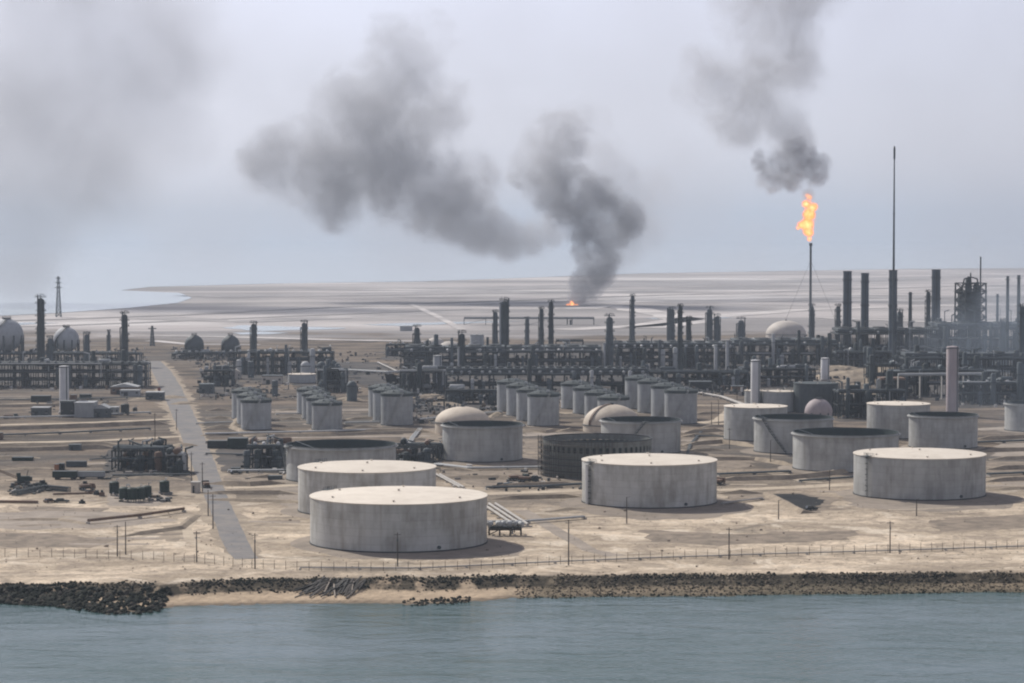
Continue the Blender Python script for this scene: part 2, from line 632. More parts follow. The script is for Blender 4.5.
b.inputs["IOR"].default_value = 1.333
SEA_MAT = m
wv = MB()
wv.add([(-21000, -3000, SEA), (21000, -3000, SEA), (21000, 715, SEA), (-21000, 715, SEA)], [(0, 1, 2, 3)])
struct(wv.build("sea_water", m))

m2, nt = new_mat("far_sea_water")
k = NT(nt)
pos = k.n("ShaderNodeNewGeometry").outputs["Position"]
n1 = k.noise(k.vmath("MULTIPLY", pos, (0.3, 1, 1)), 1 / 900.0, 4).outputs[0]
b = k.surf(k.mix(n1, (0.24, 0.29, 0.30), (0.32, 0.37, 0.38)), 0.14, 0.0, 0.5)
b.inputs["IOR"].default_value = 1.333


def sheet(name, px, z, mat, kind="structure", wig=0.0):
    """flat sheet whose outline is read off the photograph and laid on the ground"""
    pts = []
    n = len(px)
    for i in range(n):
        a, b = Vector(at(*px[i])), Vector(at(*px[(i + 1) % n]))
        m_ = max(1, int((b - a).length / (wig * 2.5))) if wig else 1
        m_ = min(m_, 40)
        for j in range(m_):
            q = a.lerp(b, j / m_)
            if wig and j:
                q += Vector((random.uniform(-wig, wig), random.uniform(-wig, wig)))
            pts.append((q.x, q.y, z))
    mb = MB().add(pts, [tuple(range(len(pts)))])
    return struct(mb.build(name, mat if not isinstance(mat, str) else M[mat]), kind)


sheet("bay_water", [(-500, 322), (0, 316), (60, 313), (130, 308), (178, 303), (192, 298), (180, 293), (120, 290.5), (150, 287), (280, 283.5), (420, 281.5), (520, 278), (640, 273.5), (900, 269), (1500, 265), (1500, 241.2), (-700, 241.2)], 0.35, m2)
for px in ([(222, 328), (245, 325.3), (300, 327), (345, 327.8), (330, 329.5), (262, 331.2)],
           [(232, 333), (262, 331.8), (290, 333), (270, 334.4), (240, 334.6)],
           [(360, 324.5), (440, 322.3), (520, 321.5), (470, 323.6), (400, 326.4)],
           [(-40, 324), (30, 322.5), (60, 323.2), (10, 325.4), (-30, 326.5)],
           [(640, 318.5), (700, 316.5), (735, 317.8), (690, 320.2)]):
    sheet("salt_pond_water", px, 0.25, m2, wig=6)


# ------------------------------------------------------------------ roads, tracks, berms
def strip_mat(name, a, b, scale=1 / 9.0):
    m, nt = new_mat(name)
    k = NT(nt)
    pos = k.n("ShaderNodeNewGeometry").outputs["Position"]
    n1 = k.noise(pos, scale, 6, 0.65, 0.4).outputs[0]
    n2 = k.noise(pos, scale * 7, 4, 0.7).outputs[0]
    c = k.mix(k.mr(n1, 0.36, 0.64), a, b)
    c = k.mix(k.mr(n2, 0.4, 0.7, 0, 0.35), c, tuple(q * 0.6 for q in b))
    k.surf(c, 0.95, 0.0, 0.1)
    return m


ASPHALT = strip_mat("worn_asphalt", (0.165, 0.165, 0.17), (0.245, 0.225, 0.205))
TRACK = strip_mat("pale_track", (0.54, 0.455, 0.345), (0.38, 0.315, 0.24))
GREYTRACK = strip_mat("grey_track", (0.37, 0.315, 0.26), (0.25, 0.215, 0.18))
BERM = strip_mat("berm_sand", (0.40, 0.33, 0.245), (0.23, 0.19, 0.148))
DARKFLAT = strip_mat("damp_silt", (0.24, 0.23, 0.23), (0.38, 0.355, 0.345), 1 / 70.0)  # silt bands, lightened in colour to stand for distant haze
SALT = strip_mat("salt_crust", (0.66, 0.62, 0.59), (0.38, 0.355, 0.345), 1 / 90.0)
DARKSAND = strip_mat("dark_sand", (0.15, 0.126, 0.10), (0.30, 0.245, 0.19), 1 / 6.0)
OIL = strip_mat("oily_sludge", (0.012, 0.014, 0.016), (0.03, 0.03, 0.03), 1 / 14.0)


def polyline(px, step):
    pts = [Vector(at(*p[:2])) for p in px]
    ws = [p[2] if len(p) > 2 else None for p in px]
    out = []
    for i in range(len(pts) - 1):
        n = max(1, int((pts[i + 1] - pts[i]).length / step))
        n = min(n, 60)
        for j in range(n):
            t = j / n
            wv = None if ws[i] is None else ws[i] + (ws[i + 1] - ws[i]) * t
            out.append((pts[i].lerp(pts[i + 1], t), wv))
    out.append((pts[-1], ws[-1]))
    return out


def strip(name, px, width, mat, z=0.05, step=12.0, rag=0.12):
    pl = polyline(px, step)
    vs, fs = [], []
    for i, (p, w_) in enumerate(pl):
        a = pl[max(0, i - 1)][0]
        b = pl[min(len(pl) - 1, i + 1)][0]
        d = (b - a).normalized()
        nrm = Vector((-d.y, d.x))
        ww = (w_ or width) / 2
        l, r = p + nrm * ww * (1 + random.uniform(-rag, rag)), p - nrm * ww * (1 + random.uniform(-rag, rag))
        vs += [(l.x, l.y, z), (r.x, r.y, z)]
    for i in range(len(pl) - 1):
        fs.append((2 * i, 2 * i + 1, 2 * i + 3, 2 * i + 2))
    return struct(MB().add(vs, fs).build(name, mat))


def berm(px, h=1.6, w=4.6, mat=None, top=1.1):
    pl = polyline(px, 7.0)
    vs, fs = [], []
    for i, (p, _) in enumerate(pl):
        a = pl[max(0, i - 1)][0]
        b = pl[min(len(pl) - 1, i + 1)][0]
        d = (b - a).normalized()
        nrm = Vector((-d.y, d.x))
        hh = h * random.uniform(0.85, 1.1)
        if i in (0, len(pl) - 1):
            hh *= 0.15
        j = lambda: random.uniform(0.85, 1.15)
        for q, z in ((w / 2 * j(), -0.1), (top / 2 * j(), hh), (-top / 2 * j(), hh), (-w / 2 * j(), -0.1)):
            e = p + nrm * q
            vs.append((e.x, e.y, z))
    for i in range(len(pl) - 1):
        for q in range(3):
            fs.append((4 * i + q, 4 * i + q + 1, 4 * i + q + 5, 4 * i + q + 4))
    return struct(MB().add(vs, fs).build("berm_terrain", mat or BERM))


strip("road_shoulder", [(153, 361, 17), (162, 372, 19), (171, 388, 20), (180, 408, 18), (190, 430, 16), (200, 455, 15), (209, 478, 14), (217, 500, 13), (226, 520, 13), (234, 540, 12), (240, 552, 11.5), (247, 559, 11)], 10, BERM, 0.04, 7, 0.3)
strip("main_road", [(153, 361, 11), (162, 372, 13), (171, 388, 13), (180, 408, 12), (190, 430, 11), (200, 455, 10), (209, 478, 9), (217, 500, 8), (226, 520, 8), (234, 540, 8), (240, 552, 7.5), (247, 559, 7)], 10, ASPHALT, 0.08, 10, 0.05)
strip("shore_track", [(-60, 553), (60, 554.5), (150, 557), (240, 563), (300, 565), (400, 566.5), (470, 565), (540, 561), (640, 556.5), (760, 552.5), (900, 549), (1090, 544)], 4.2, TRACK, 0.04, 10)
strip("service_track", [(716, 490), (760, 489), (860, 484), (905, 480)], 9.0, TRACK, 0.05)
strip("service_track", [(486, 494), (530, 492.5), (584, 490)], 9.0, TRACK, 0.05)
strip("service_track", [(225, 488), (262, 487), (300, 485)], 7.0, TRACK, 0.05)
strip("service_track", [(520, 510, 6), (552, 528, 5), (590, 550, 5), (620, 557, 6)], 6.0, GREYTRACK, 0.03)
strip("service_track", [(768, 471), (790, 477), (815, 483)], 7.0, TRACK, 0.05)
strip("service_track", [(0, 425), (80, 423), (172, 419)], 8.0, TRACK, 0.05)
strip("service_track", [(0, 443), (90, 441), (190, 436)], 8.0, TRACK, 0.05)
strip("service_track", [(430, 404), (520, 401), (640, 402)], 9.0, GREYTRACK, 0.05)
strip("service_track", [(690, 424), (722, 420), (735, 408)], 9.0, TRACK, 0.05)
strip("service_track", [(975, 430), (1060, 424)], 12.0, GREYTRACK, 0.05)
strip("service_track", [(228, 440), (262, 438), (430, 436)], 7.0, GREYTRACK, 0.05)
strip("service_track", [(240, 560), (215, 552), (190, 541), (187, 528), (196, 516)], 3.2, TRACK, 0.05)
# causeways, tracks and bands over the flats
strip("causeway_road", [(-60, 322.8), (60, 319.4), (180, 315.3), (256, 311), (420, 303.5), (640, 296), (900, 288), (1200, 281)], 26, DARKFLAT, 0.5, 200, 0.03)
strip("causeway_road", [(-60, 328.5), (60, 325.8), (160, 322), (300, 316), (470, 309.5)], 17, DARKFLAT, 0.45, 200, 0.03)
strip("flat_track", [(410, 304), (436, 316), (462, 330)], 9, SALT, 0.5, 120)
strip("flat_track", [(330, 307), (450, 304.5), (600, 300)], 30, SALT, 0.4, 120, 0.3)
strip("flat_track", [(575, 309), (612, 306), (650, 312), (700, 322), (640, 328)], 46, SALT, 0.4, 60, 0.3)
strip("flat_track", [(560, 330), (640, 326), (700, 318), (800, 310), (1000, 304)], 40, SALT, 0.4, 100, 0.3)
strip("flat_track", [(150, 336), (220, 337), (330, 340), (440, 342)], 20, SALT, 0.4, 60, 0.3)
strip("flat_track", [(150, 341), (190, 344.5), (260, 345)], 16, SALT, 0.4, 60, 0.3)
strip("flat_track", [(820, 318), (930, 322), (1080, 320)], 26, SALT, 0.4, 80, 0.3)
strip("flat_track", [(560, 297), (760, 293), (1100, 286)], 30, SALT, 0.4, 200, 0.3)
strip("silt_land", [(430, 289), (640, 285), (900, 278), (1300, 272)], 230, DARKFLAT, 0.35, 300, 0.4)
strip("silt_land", [(200, 297), (400, 293), (520, 292)], 190, DARKFLAT, 0.35, 300, 0.4)
strip("silt_land", [(640, 303), (860, 298), (1200, 294)], 110, DARKFLAT, 0.35, 200, 0.4)
strip("silt_land", [(150, 318), (240, 322), (330, 318)], 70, DARKFLAT, 0.3, 80, 0.4)

for px, h in (([(-40, 408), (60, 406), (100, 405.5)], 1.5), ([(-40, 431), (70, 428), (168, 424)], 2.0), ([(-40, 452.5), (60, 450), (118, 448)], 1.8),
              ([(-40, 460), (40, 458)], 1.2), ([(206, 428), (236, 427)], 1.5), ([(200, 436), (240, 434)], 1.2), ([(245, 437), (330, 436), (432, 432)], 1.4),
              ([(344, 420), (378, 418)], 1.3), ([(345, 428), (382, 427)], 1.2), ([(416, 428), (440, 427)], 1.4), ([(490, 430), (545, 433), (560, 430)], 1.5), ([(520, 440), (545, 440)], 1.3),
              ([(524, 452), (546, 453)], 1.4), ([(682, 434), (724, 431)], 1.8), ([(682, 446), (722, 443), (756, 447)], 1.6), ([(690, 460), (756, 460), (792, 466)], 1.4),
              ([(716, 481), (790, 479), (856, 472)], 1.8), ([(716, 494), (765, 493)], 1.5), ([(486, 487.5), (540, 487), (584, 484)], 1.8), ([(490, 500), (584, 497)], 1.4),
              ([(205, 484), (250, 486), (286, 483)], 1.6), ([(200, 494), (300, 494)], 1.3), ([(975, 440), (1060, 437)], 1.8), ([(980, 452), (1060, 450)], 1.6), ([(985, 470), (1060, 468)], 1.6),
              ([(240, 402), (300, 400)], 1.4), ([(275, 411), (302, 410)], 1.2), ([(275, 420), (306, 419)], 1.2), ([(205, 411), (232, 410)], 1.4), ([(205, 419), (234, 418)], 1.2),
              ([(0, 520), (60, 520), (88, 524)], 0.7), ([(120, 537), (180, 529), (196, 515)], 1.0)):
    berm(px, h)
for px, h in (([(440, 478), (500, 478.5), (548, 482)], 1.3), ([(436, 470), (480, 471)], 1.2), ([(548, 512), (584, 508)], 1.0), ([(400, 441), (440, 440)], 1.4), ([(680, 437.5), (726, 436)], 1.6), ([(682, 452), (724, 450)], 1.3),
              ([(830, 481), (856, 480)], 1.5), ([(988, 460), (1060, 458)], 1.5), ([(984, 482), (1060, 478)], 1.4), ([(990, 490), (1060, 488)], 1.0), ([(248, 478), (286, 477)], 1.4), ([(206, 500), (310, 503)], 1.0),
              ([(240, 416), (232, 428), (244, 432)], 1.1), ([(346, 432), (432, 431)], 1.4), ([(490, 418), (500, 412)], 1.2), ([(556, 432), (584, 430)], 1.4), ([(640, 428), (664, 427)], 1.3), ([(692, 415), (722, 413)], 1.3), ([(700, 428), (724, 426)], 1.3),
              ([(870, 444), (908, 443)], 1.3), ([(0, 482), (50, 481)], 0.9), ([(120, 478), (186, 480)], 1.0), ([(0, 470), (50, 468)], 1.0), ([(96, 415), (150, 413)], 1.2), ([(-20, 446.5), (118, 444)], 1.3)):
    berm(px, h)
sheet("oil_pond", [(770, 494.5), (800, 494), (826, 500), (812, 511.5), (802, 510.5)], 0.06, OIL, wig=1.6)
sheet("ground_patch", [(760, 494), (800, 492.5), (840, 499), (822, 513), (800, 512.5), (780, 503)], 0.04, DARKSAND, wig=2.2)
berm([(764, 492.5), (782, 502), (804, 513.2), (816, 512.4)], 1.0, 4.5)
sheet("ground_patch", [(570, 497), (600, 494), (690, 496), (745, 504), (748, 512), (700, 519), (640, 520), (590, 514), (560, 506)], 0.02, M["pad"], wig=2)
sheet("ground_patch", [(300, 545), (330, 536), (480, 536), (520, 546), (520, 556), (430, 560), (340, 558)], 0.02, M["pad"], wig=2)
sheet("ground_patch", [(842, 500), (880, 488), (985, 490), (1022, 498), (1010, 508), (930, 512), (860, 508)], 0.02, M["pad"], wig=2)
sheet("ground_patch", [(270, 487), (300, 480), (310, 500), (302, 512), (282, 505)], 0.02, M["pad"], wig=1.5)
sheet("ground_patch", [(-30, 513), (60, 511), (130, 513), (180, 520), (120, 527), (20, 530), (-30, 527)], 0.015, GREYTRACK, wig=3)
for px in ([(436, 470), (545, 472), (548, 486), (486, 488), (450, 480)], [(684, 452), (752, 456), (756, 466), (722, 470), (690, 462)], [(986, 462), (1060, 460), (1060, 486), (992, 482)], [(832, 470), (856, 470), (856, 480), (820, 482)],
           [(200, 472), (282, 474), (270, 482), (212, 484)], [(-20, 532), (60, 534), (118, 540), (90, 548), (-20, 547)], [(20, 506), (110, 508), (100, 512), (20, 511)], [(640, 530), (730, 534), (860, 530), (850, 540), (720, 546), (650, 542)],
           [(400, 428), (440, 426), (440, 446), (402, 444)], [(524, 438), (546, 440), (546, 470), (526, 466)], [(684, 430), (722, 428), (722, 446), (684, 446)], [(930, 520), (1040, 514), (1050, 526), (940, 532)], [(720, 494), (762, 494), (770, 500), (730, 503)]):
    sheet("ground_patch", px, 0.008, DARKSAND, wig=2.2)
sheet("ground_patch", [(160, 526), (180, 524), (188, 533), (176, 542), (160, 538)], 0.02, BERM, wig=1.5)
sheet("ground_patch", [(1000, 440), (1060, 436), (1060, 462), (990, 456)], 0.02, GREYTRACK, wig=3)


rs = random.Random(31)
for (u0, u1, v0, v1, n) in ((-40, 190, 396, 470, 15), (200, 440, 402, 440, 14), (430, 760, 404, 470, 22), (486, 850, 470, 520, 14), (200, 300, 440, 540, 10), (820, 1060, 432, 520, 14), (0, 200, 500, 552, 10)):
    for i in range(n):
        v = rs.uniform(v0, v1)
        a = rs.uniform(u0, u1 - 30)
        b = min(u1, a + rs.uniform(30, 130))
        sl = rs.uniform(-0.035, 0.02)
        mid_ = (a + b) / 2
        strip("sand_track", [(a, v), (mid_, v + sl * (mid_ - a) + rs.uniform(-.8, .8)), (b, v + sl * (b - a))], rs.uniform(1.8, 6.0) * (1.6 if v < 440 else 1), rs.choice([TRACK, GREYTRACK, BERM, DARKSAND, DARKSAND]), 0.012 + 0.0012 * i, 8, 0.45)
FLOOR = strip_mat("oil_dark_plant_floor", (0.035, 0.037, 0.039), (0.115, 0.10, 0.088), 1 / 26.0)
for px in ([(-80, 389), (150, 389), (148, 362), (120, 356), (-80, 357)], [(168, 360), (236, 361), (232, 352), (172, 352)], [(222, 377), (300, 386), (345, 392), (350, 382), (336, 372), (330, 356), (232, 358)],
           [(198, 396), (236, 396), (240, 380), (232, 370), (202, 370)], [(384, 360), (436, 360), (440, 349), (386, 349)],
           [(400, 396), (446, 402), (560, 398), (650, 398), (700, 392), (748, 392), (815, 390), (842, 376), (836, 362), (836, 342), (700, 341), (612, 341), (520, 345), (404, 345)],
           [(836, 366), (905, 370), (900, 400), (1100, 400), (1100, 335), (950, 337), (838, 338)], [(840, 422), (905, 422), (905, 398), (880, 394), (838, 396)], [(952, 408), (1070, 408), (1070, 380), (958, 382)],
           [(400, 416), (480, 412), (500, 400), (446, 398), (400, 396), (350, 380), (330, 362), (384, 362), (396, 386)], [(690, 392), (745, 394), (760, 388), (745, 380), (690, 382)]):
    sheet("plant_ground", px, 0.035, FLOOR, wig=5)
sheet("plant_ground", [(388, 464), (446, 463), (444, 446), (396, 445)], 0.035, FLOOR, wig=1.5)
sheet("plant_ground", [(206, 470), (290, 474), (288, 448), (240, 446), (204, 448)], 0.035, FLOOR, wig=1.5)
sheet("plant_ground", [(104, 476), (190, 477), (192, 462), (168, 450), (108, 450)], 0.035, FLOOR, wig=1.5)
sheet("plant_ground", [(108, 506), (158, 506), (172, 497), (150, 492), (108, 494)], 0.035, GREYTRACK, wig=1)

# ------------------------------------------------------------------ loose stone on the bank and over the sand
def stones(name, spots, mat, seed, sub=1):
    rng = np.random.default_rng(seed)
    import bmesh
    bm = bmesh.new()
    bmesh.ops.create_icosphere(bm, subdivisions=sub, radius=1.0)
    bv = np.array([v.co[:] for v in bm.verts])
    bf = np.array([[v.index for v in f.verts] for f in bm.faces])
    bm.free()
    n = len(spots)
    P = np.array(spots)
    A = np.repeat(bv[None], n, 0) * (1 + rng.normal(0, 0.16, (n, len(bv), 1)))
    A *= rng.uniform(0.55, 1.25, (n, 1, 3)) * P[:, 3][:, None, None]
    th = rng.uniform(0, 2 * PI, n)
    c, s = np.cos(th)[:, None], np.sin(th)[:, None]
    Q = A.copy()
    Q[:, :, 0] = A[:, :, 0] * c - A[:, :, 1] * s
    Q[:, :, 1] = A[:, :, 0] * s + A[:, :, 1] * c
    Q += P[:, None, :3]
    FA = (bf[None] + (np.arange(n) * len(bv))[:, None, None]).reshape(-1, 3)
    me = bpy.data.meshes.new(name)
    me.vertices.add(n * len(bv))
    me.vertices.foreach_set("co", Q.reshape(-1).astype(np.float32))
    me.loops.add(len(FA) * 3)
    me.loops.foreach_set("vertex_index", FA.reshape(-1).astype(np.int32))
    me.polygons.add(len(FA))
    me.polygons.foreach_set("loop_start", np.arange(0, len(FA) * 3, 3, dtype=np.int32))
    me.update(calc_edges=True)
    me.validate()
    me.materials.append(mat)
    o = bpy.data.objects.new(name, me)
    COL.objects.link(o)
    return struct(o, "stuff")


def rock_mat(name, a, b, c_):
    m, nt = new_mat(name)
    k = NT(nt)
    g = k.n("ShaderNodeNewGeometry")
    r = g.outputs["Random Per Island"]
    c = k.mix(k.mr(r, 0.0, 0.7), a, b)
    c = k.mix(k.math("GREATER_THAN", r, 0.86), c, c_)
    n1 = k.noise(g.outputs["Position"], 1.1, 5, 0.7).outputs[0]
    c = k.mix(k.mr(n1, 0.35, 0.7, 0, 0.6), c, tuple(q * 0.45 for q in a))
    k.surf(c, 0.95, 0, 0.15)
    return m


ROCK = rock_mat("bank_rock", (0.055, 0.05, 0.038), (0.16, 0.128, 0.09), (0.36, 0.295, 0.22))
WEEDROCK = rock_mat("weedy_rock", (0.010, 0.015, 0.011), (0.026, 0.028, 0.021), (0.085, 0.075, 0.06))
SCREE = rock_mat("scattered_stone", (0.20, 0.165, 0.13), (0.32, 0.26, 0.20), (0.09, 0.08, 0.065))


def rnd_x(u0, u1):
    return random.uniform(at(u0, 585)[0], at(u1, 585)[0])


bank_sp, weed_sp, scree_sp = [], [], []
for i in range(8000):                       # the rough edge of the bank along the whole shore
    x = rnd_x(-120, 1150)
    a, b = edge_y(x), bank_y(x)
    t = min(1.03, max(0.42, random.gauss(0.75, 0.062)))
    y = a + (b - a) * t
    dens = 0.45 + 0.6 * wob(x, 0.11, 9) + 0.5 * wob(x, 0.37, 2)
    if random.random() > 0.18 + 0.9 * dens:
        continue
    if random.random() < 0.3:
        t = random.uniform(0.45, 0.8)
        y = a + (b - a) * t
    (weed_sp if random.random() < (0.78 if x < 0 else 0.34) + 0.3 * wob(x, 0.1, 3) else bank_sp).append((x, y, ground_z(x, y) + 0.05, random.uniform(0.14, 0.5)))
for i in range(1700):                       # boulders and weed low down on the west end
    x = rnd_x(-120, 172)
    a, b = edge_y(x), bank_y(x)
    t = random.uniform(-0.14, 0.66)
    y = a + (b - a) * t
    weed_sp.append((x, y, max(ground_z(x, y), SEA - 0.3) + 0.05, random.uniform(0.3, 1.15)))
for i in range(2600):                       # brown shelf on the east end
    x = rnd_x(515, 1150)
    a, b = edge_y(x), bank_y(x)
    t = random.uniform(-0.06, 0.6)
    y = a + (b - a) * t
    (weed_sp if t < 0.1 or random.random() < 0.16 else bank_sp).append((x, y, max(ground_z(x, y), SEA - 0.2), random.uniform(0.14, 0.42)))
for i in range(130):                        # seaweed covered stones standing off the beach
    x = rnd_x(405, 470)
    y = edge_y(x) + random.uniform(-3, 7)
    weed_sp.append((x, y, max(ground_z(x, y), SEA - 0.2), random.uniform(0.25, 0.7)))
for i in range(1500):                       # small stones and scrub over the sand
    u, v = random.uniform(-30, 1060), random.uniform(478, 573) if random.random() < 0.75 else random.uniform(425, 480)
    x, y = at(u, v)
    scree_sp.append((x, y, 0.02, random.uniform(0.10, 0.30) if random.random() < 0.95 else random.uniform(0.35, 0.7)))
stones("bank_rubble", bank_sp, ROCK, 3)
stones("weedy_rubble", weed_sp, WEEDROCK, 4)
stones("scattered_rubble", scree_sp, SCREE, 5)
# ------------------------------------------------------------------ storage tanks
def dims(ul, ur, vtop, vbase):
    x, y = at((ul + ur) / 2, vbase)
    return x, y, (ur - ul) / 2 * mpp(y), zat(vtop, y)


def stair_strip(r, h, a0, a1, w=1.1, off=0.12, rails=True):
    """spiral stair hugging a shell: treads with an outer rail"""
    st, rl = MB(), MB()
    n = max(12, int(abs(a1 - a0) * r / 0.9))
    pts = []
    for i in range(n + 1):
        a = a0 + (a1 - a0) * i / n
        z = 0.3 + (h - 0.2) * i / n
        ca, sa = math.cos(a), math.sin(a)
        st.box((r + off + w / 2) * ca, (r + off + w / 2) * sa, z, w, 1.1, 0.18, a)
        pts.append(((r + off + w) * ca, (r + off + w) * sa, z + 1.1))
    for p, q in zip(pts, pts[1:]):
        rl.bar(p, q, 0.12, 0.12)
        rl.bar((p[0], p[1], p[2] - 1.1), (q[0], q[1], q[2] - 1.1), 0.14, 0.3)
    for p in pts[::3]:
        rl.bar((p[0], p[1], p[2] - 1.1), p, 0.08, 0.08)
    return st, rl


def rail_ring(r, z, a0, a1, n):
    mb = MB()
    for zz in (0.55, 1.1):
        mb.ring(0, 0, z + zz - 0.04, z + zz + 0.04, r - 0.05, r + 0.05, n, a0, a1)
    for i in range(n + 1):
        a = a0 + (a1 - a0) * i / n
        mb.box(r * math.cos(a), r * math.sin(a), z, 0.09, 0.09, 1.1, a)
    return mb


FRONT = -PI / 2


def tank(label, ul, ur, vtop, vbase, roof, shell="tank_white", group=None, ladder=None, stair=None, roofmat=None, seg=96, drop=6.5, pad=7.0, name="storage_tank", nozzle=True):
    x, y, R, Ht = dims(ul, ur, vtop, vbase)
    t = thing(name, label, "storage tank", (x, y, 0), 0, group)
    if roof == "cone":
        MB().lathe(0, 0, [(R, 0.25), (R, Ht)], seg, cap=False).build("shell", shell, t, True)
        MB().lathe(0, 0, [(R + 0.22, Ht - 0.18), (R + 0.22, Ht + 0.05), (R * 0.6, Ht + R * 0.022), (0.05, Ht + R * 0.05)], seg).build("roof", roofmat or "roof_cream", t, True)
        ve = MB().lathe(0, 0, [(0.3, 0), (0.3, 0.45), (0.5, 0.45), (0.4, 0.65)], 10)
        me = ve.mesh("roof_vent", M["roof_cream"])
        for i in range(6):
            a = 0.5 + i * PI / 3
            rr = R * 0.82 if i else 0
            part("roof_vent", me, t, (rr * math.cos(a), rr * math.sin(a), Ht + (R - rr) * 0.05 - 0.1))
    else:
        MB().lathe(0, 0, [(R, 0.25), (R, Ht), (R - 0.12, Ht)], seg, cap=False).build("shell", shell, t, True)
        MB().lathe(0, 0, [(R - 0.125, Ht - 0.15), (R - 0.125, Ht - drop - 1.2)], seg, cap=False).build("shade_liner", "shade_liner", t, True)
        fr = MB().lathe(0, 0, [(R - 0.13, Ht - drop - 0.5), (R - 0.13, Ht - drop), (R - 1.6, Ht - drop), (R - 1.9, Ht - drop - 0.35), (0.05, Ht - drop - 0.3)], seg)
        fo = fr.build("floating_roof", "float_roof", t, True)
        MB().ring(0, 0, Ht - 0.95, Ht - 0.7, R + 0.002, R + 0.85, seg).build("wind_girder", shell, t)
        MB().ring(0, 0, Ht - 0.1, Ht + 0.06, R - 0.13, R + 0.12, seg).build("top_rim", "steel_mid", t)
        rl = MB()
        a = PI * 0.85
        rl.bar(((R - 0.6) * math.cos(a), (R - 0.6) * math.sin(a), Ht + 0.2), (R * 0.25 * math.cos(a + 2.6), R * 0.25 * math.sin(a + 2.6), Ht - drop), 0.9, 0.25)
        rl.build("rolling_ladder", "steel_mid", t)
    MB().lathe(0, 0, [(R + pad, -0.1), (R + pad * 0.75, 0.12), (R + 0.6, 0.26), (R - 0.3, 0.26)], 72).build("foundation_pad", "pad", t)
    MB().ring(0, 0, 0.262, 0.6, R + 0.003, R + 0.22, seg).build("base_ring", "steel_dark", t)
    if nozzle:
        mw = MB().cyl(0, 0, 0, 0.5, 0.55, 0.55, 12)
        mo = mw.build("manhole", "steel_mid", t, False, (R * math.cos(FRONT + 0.5), R * math.sin(FRONT + 0.5), 1.5))
        mo.rotation_euler = (PI / 2, 0, PI / 2 + FRONT + 0.5)
    if stair:
        s, r = stair_strip(R, Ht, *stair)
        s.add(r.v, r.f).build("stairway", "steel_mid", t)
        a = stair[1]
        pl = MB().box((R + 0.5) * math.cos(a), (R + 0.5) * math.sin(a), Ht, 2.6, 2.6, 0.15, a)
        pl.build("gauge_platform", "steel_mid", t)
    if ladder is not None:
        a = ladder
        lm = MB()
        c, s = math.cos(a), math.sin(a)
        for off in (-0.35, 0.35):
            lm.bar((R * c + 0.45 * c - s * off, R * s + 0.45 * s + c * off, 0.3), (R * c + 0.45 * c - s * off, R * s + 0.45 * s + c * off, Ht + 1.1), 0.14, 0.14)
        for i in range(int(Ht / 1.2)):
            lm.bar(((R + .45) * c - s * .35, (R + .45) * s + c * .35, .6 + i * 1.2), ((R + .45) * c + s * .35, (R + .45) * s - c * .35, .6 + i * 1.2), 0.1, 0.1)
        for i in range(int(Ht / 2)):
            lm.ring((R + .75) * c, (R + .75) * s, 2.5 + i * 2, 2.62 + i * 2, .45, .53, 10)
        lm.build("ladder", "steel_dark", t)
        MB().box((R + 0.6) * c, (R + 0.6) * s, Ht + 0.08, 2.4, 3.2, 0.16, a).build("roof_platform", "steel_mid", t)
        rail_ring(R - 0.25, Ht + 0.06, a - 0.12, a + 0.12, 6).build("handrail", "steel_mid", t)
    return t, R, Ht


tank("broad white oil tank with flat cream roof, the one closest to the shore fence", 310.5, 487, 495.0, 542.5, "cone", ladder=2.55, group="large storage tanks", stair=None)
tank("broad white tank with cream roof, standing just behind the one closest to the fence", 298.5, 436, 466.4, 510.5, "cone", group="large storage tanks", ladder=2.4)
tank("wide pale open tank half hidden behind two cream roofed tanks", 286.5, 396, 443.6, 479, "open", "tank_grey", group="large storage tanks", stair=(PI * 0.9, PI * 1.15))
t4, R4, H4 = tank("broad grey cream roofed tank with bright pipe down its sunlit left side", 582, 716.5, 459.3, 502, "cone", "tank_white", group="large storage tanks", ladder=PI * 1.16)
rp = MB()
for q in (1.12, 1.135):
    rp.tube(((R4 + .45) * math.cos(PI * q), (R4 + .45) * math.sin(PI * q), 0.4), ((R4 + .45) * math.cos(PI * q), (R4 + .45) * math.sin(PI * q), H4 - 1), 0.35, 8)
rp.build("side_pipe", "white_vessel", t4)
t5, R5, H5 = tank("broad grey tank with cream roof and dark caged ladder, beside the black oil pond", 854, 984.5, 453.3, 494.5, "cone", "tank_grey", group="large storage tanks", ladder=PI * 1.17)
tank("wide grey tank with open dark top and thick rim, behind the oil pond tank", 793, 898, 431.5, 468.5, "open", "tank_grey", group="large storage tanks")
tank("open topped tank with slanting stair, between a cream roofed tank and a wider open one", 754, 832, 416.5, 451.5, "open", "tank_grey", group="large storage tanks", stair=(PI * 1.42, PI * 1.2))
tank("grey tank with low cream roof just behind the slanting stair tank", 724, 787, 405.8, 439.5, "cone", "tank_grey", group="large storage tanks", roofmat="roof_cream", pad=4)
tank("grey tank with pale cream roof, beside the foot of the pinkish chimney", 867, 929.5, 403.3, 437, "cone", "tank_grey", group="large storage tanks", pad=4)
tank("grey tank with dark open top in front of the pinkish chimney", 909, 977, 414, 447, "open", "tank_grey", group="large storage tanks", pad=4)
tank("grey open topped tank cut off by the right edge of the picture", 1005, 1062, 402.3, 430.5, "open", "tank_grey", group="large storage tanks", pad=4)
tank("grey open topped tank beside a buff dome, in the middle of the tank field", 442.5, 522.5, 423.4, 459.5, "open", "tank_grey", group="large storage tanks")
tank("grey open topped tank between the scaffolded tank and the striped buff dome", 601, 680.5, 419, 452, "open", "tank_grey", group="large storage tanks", stair=(PI * 1.32, PI * 1.52))

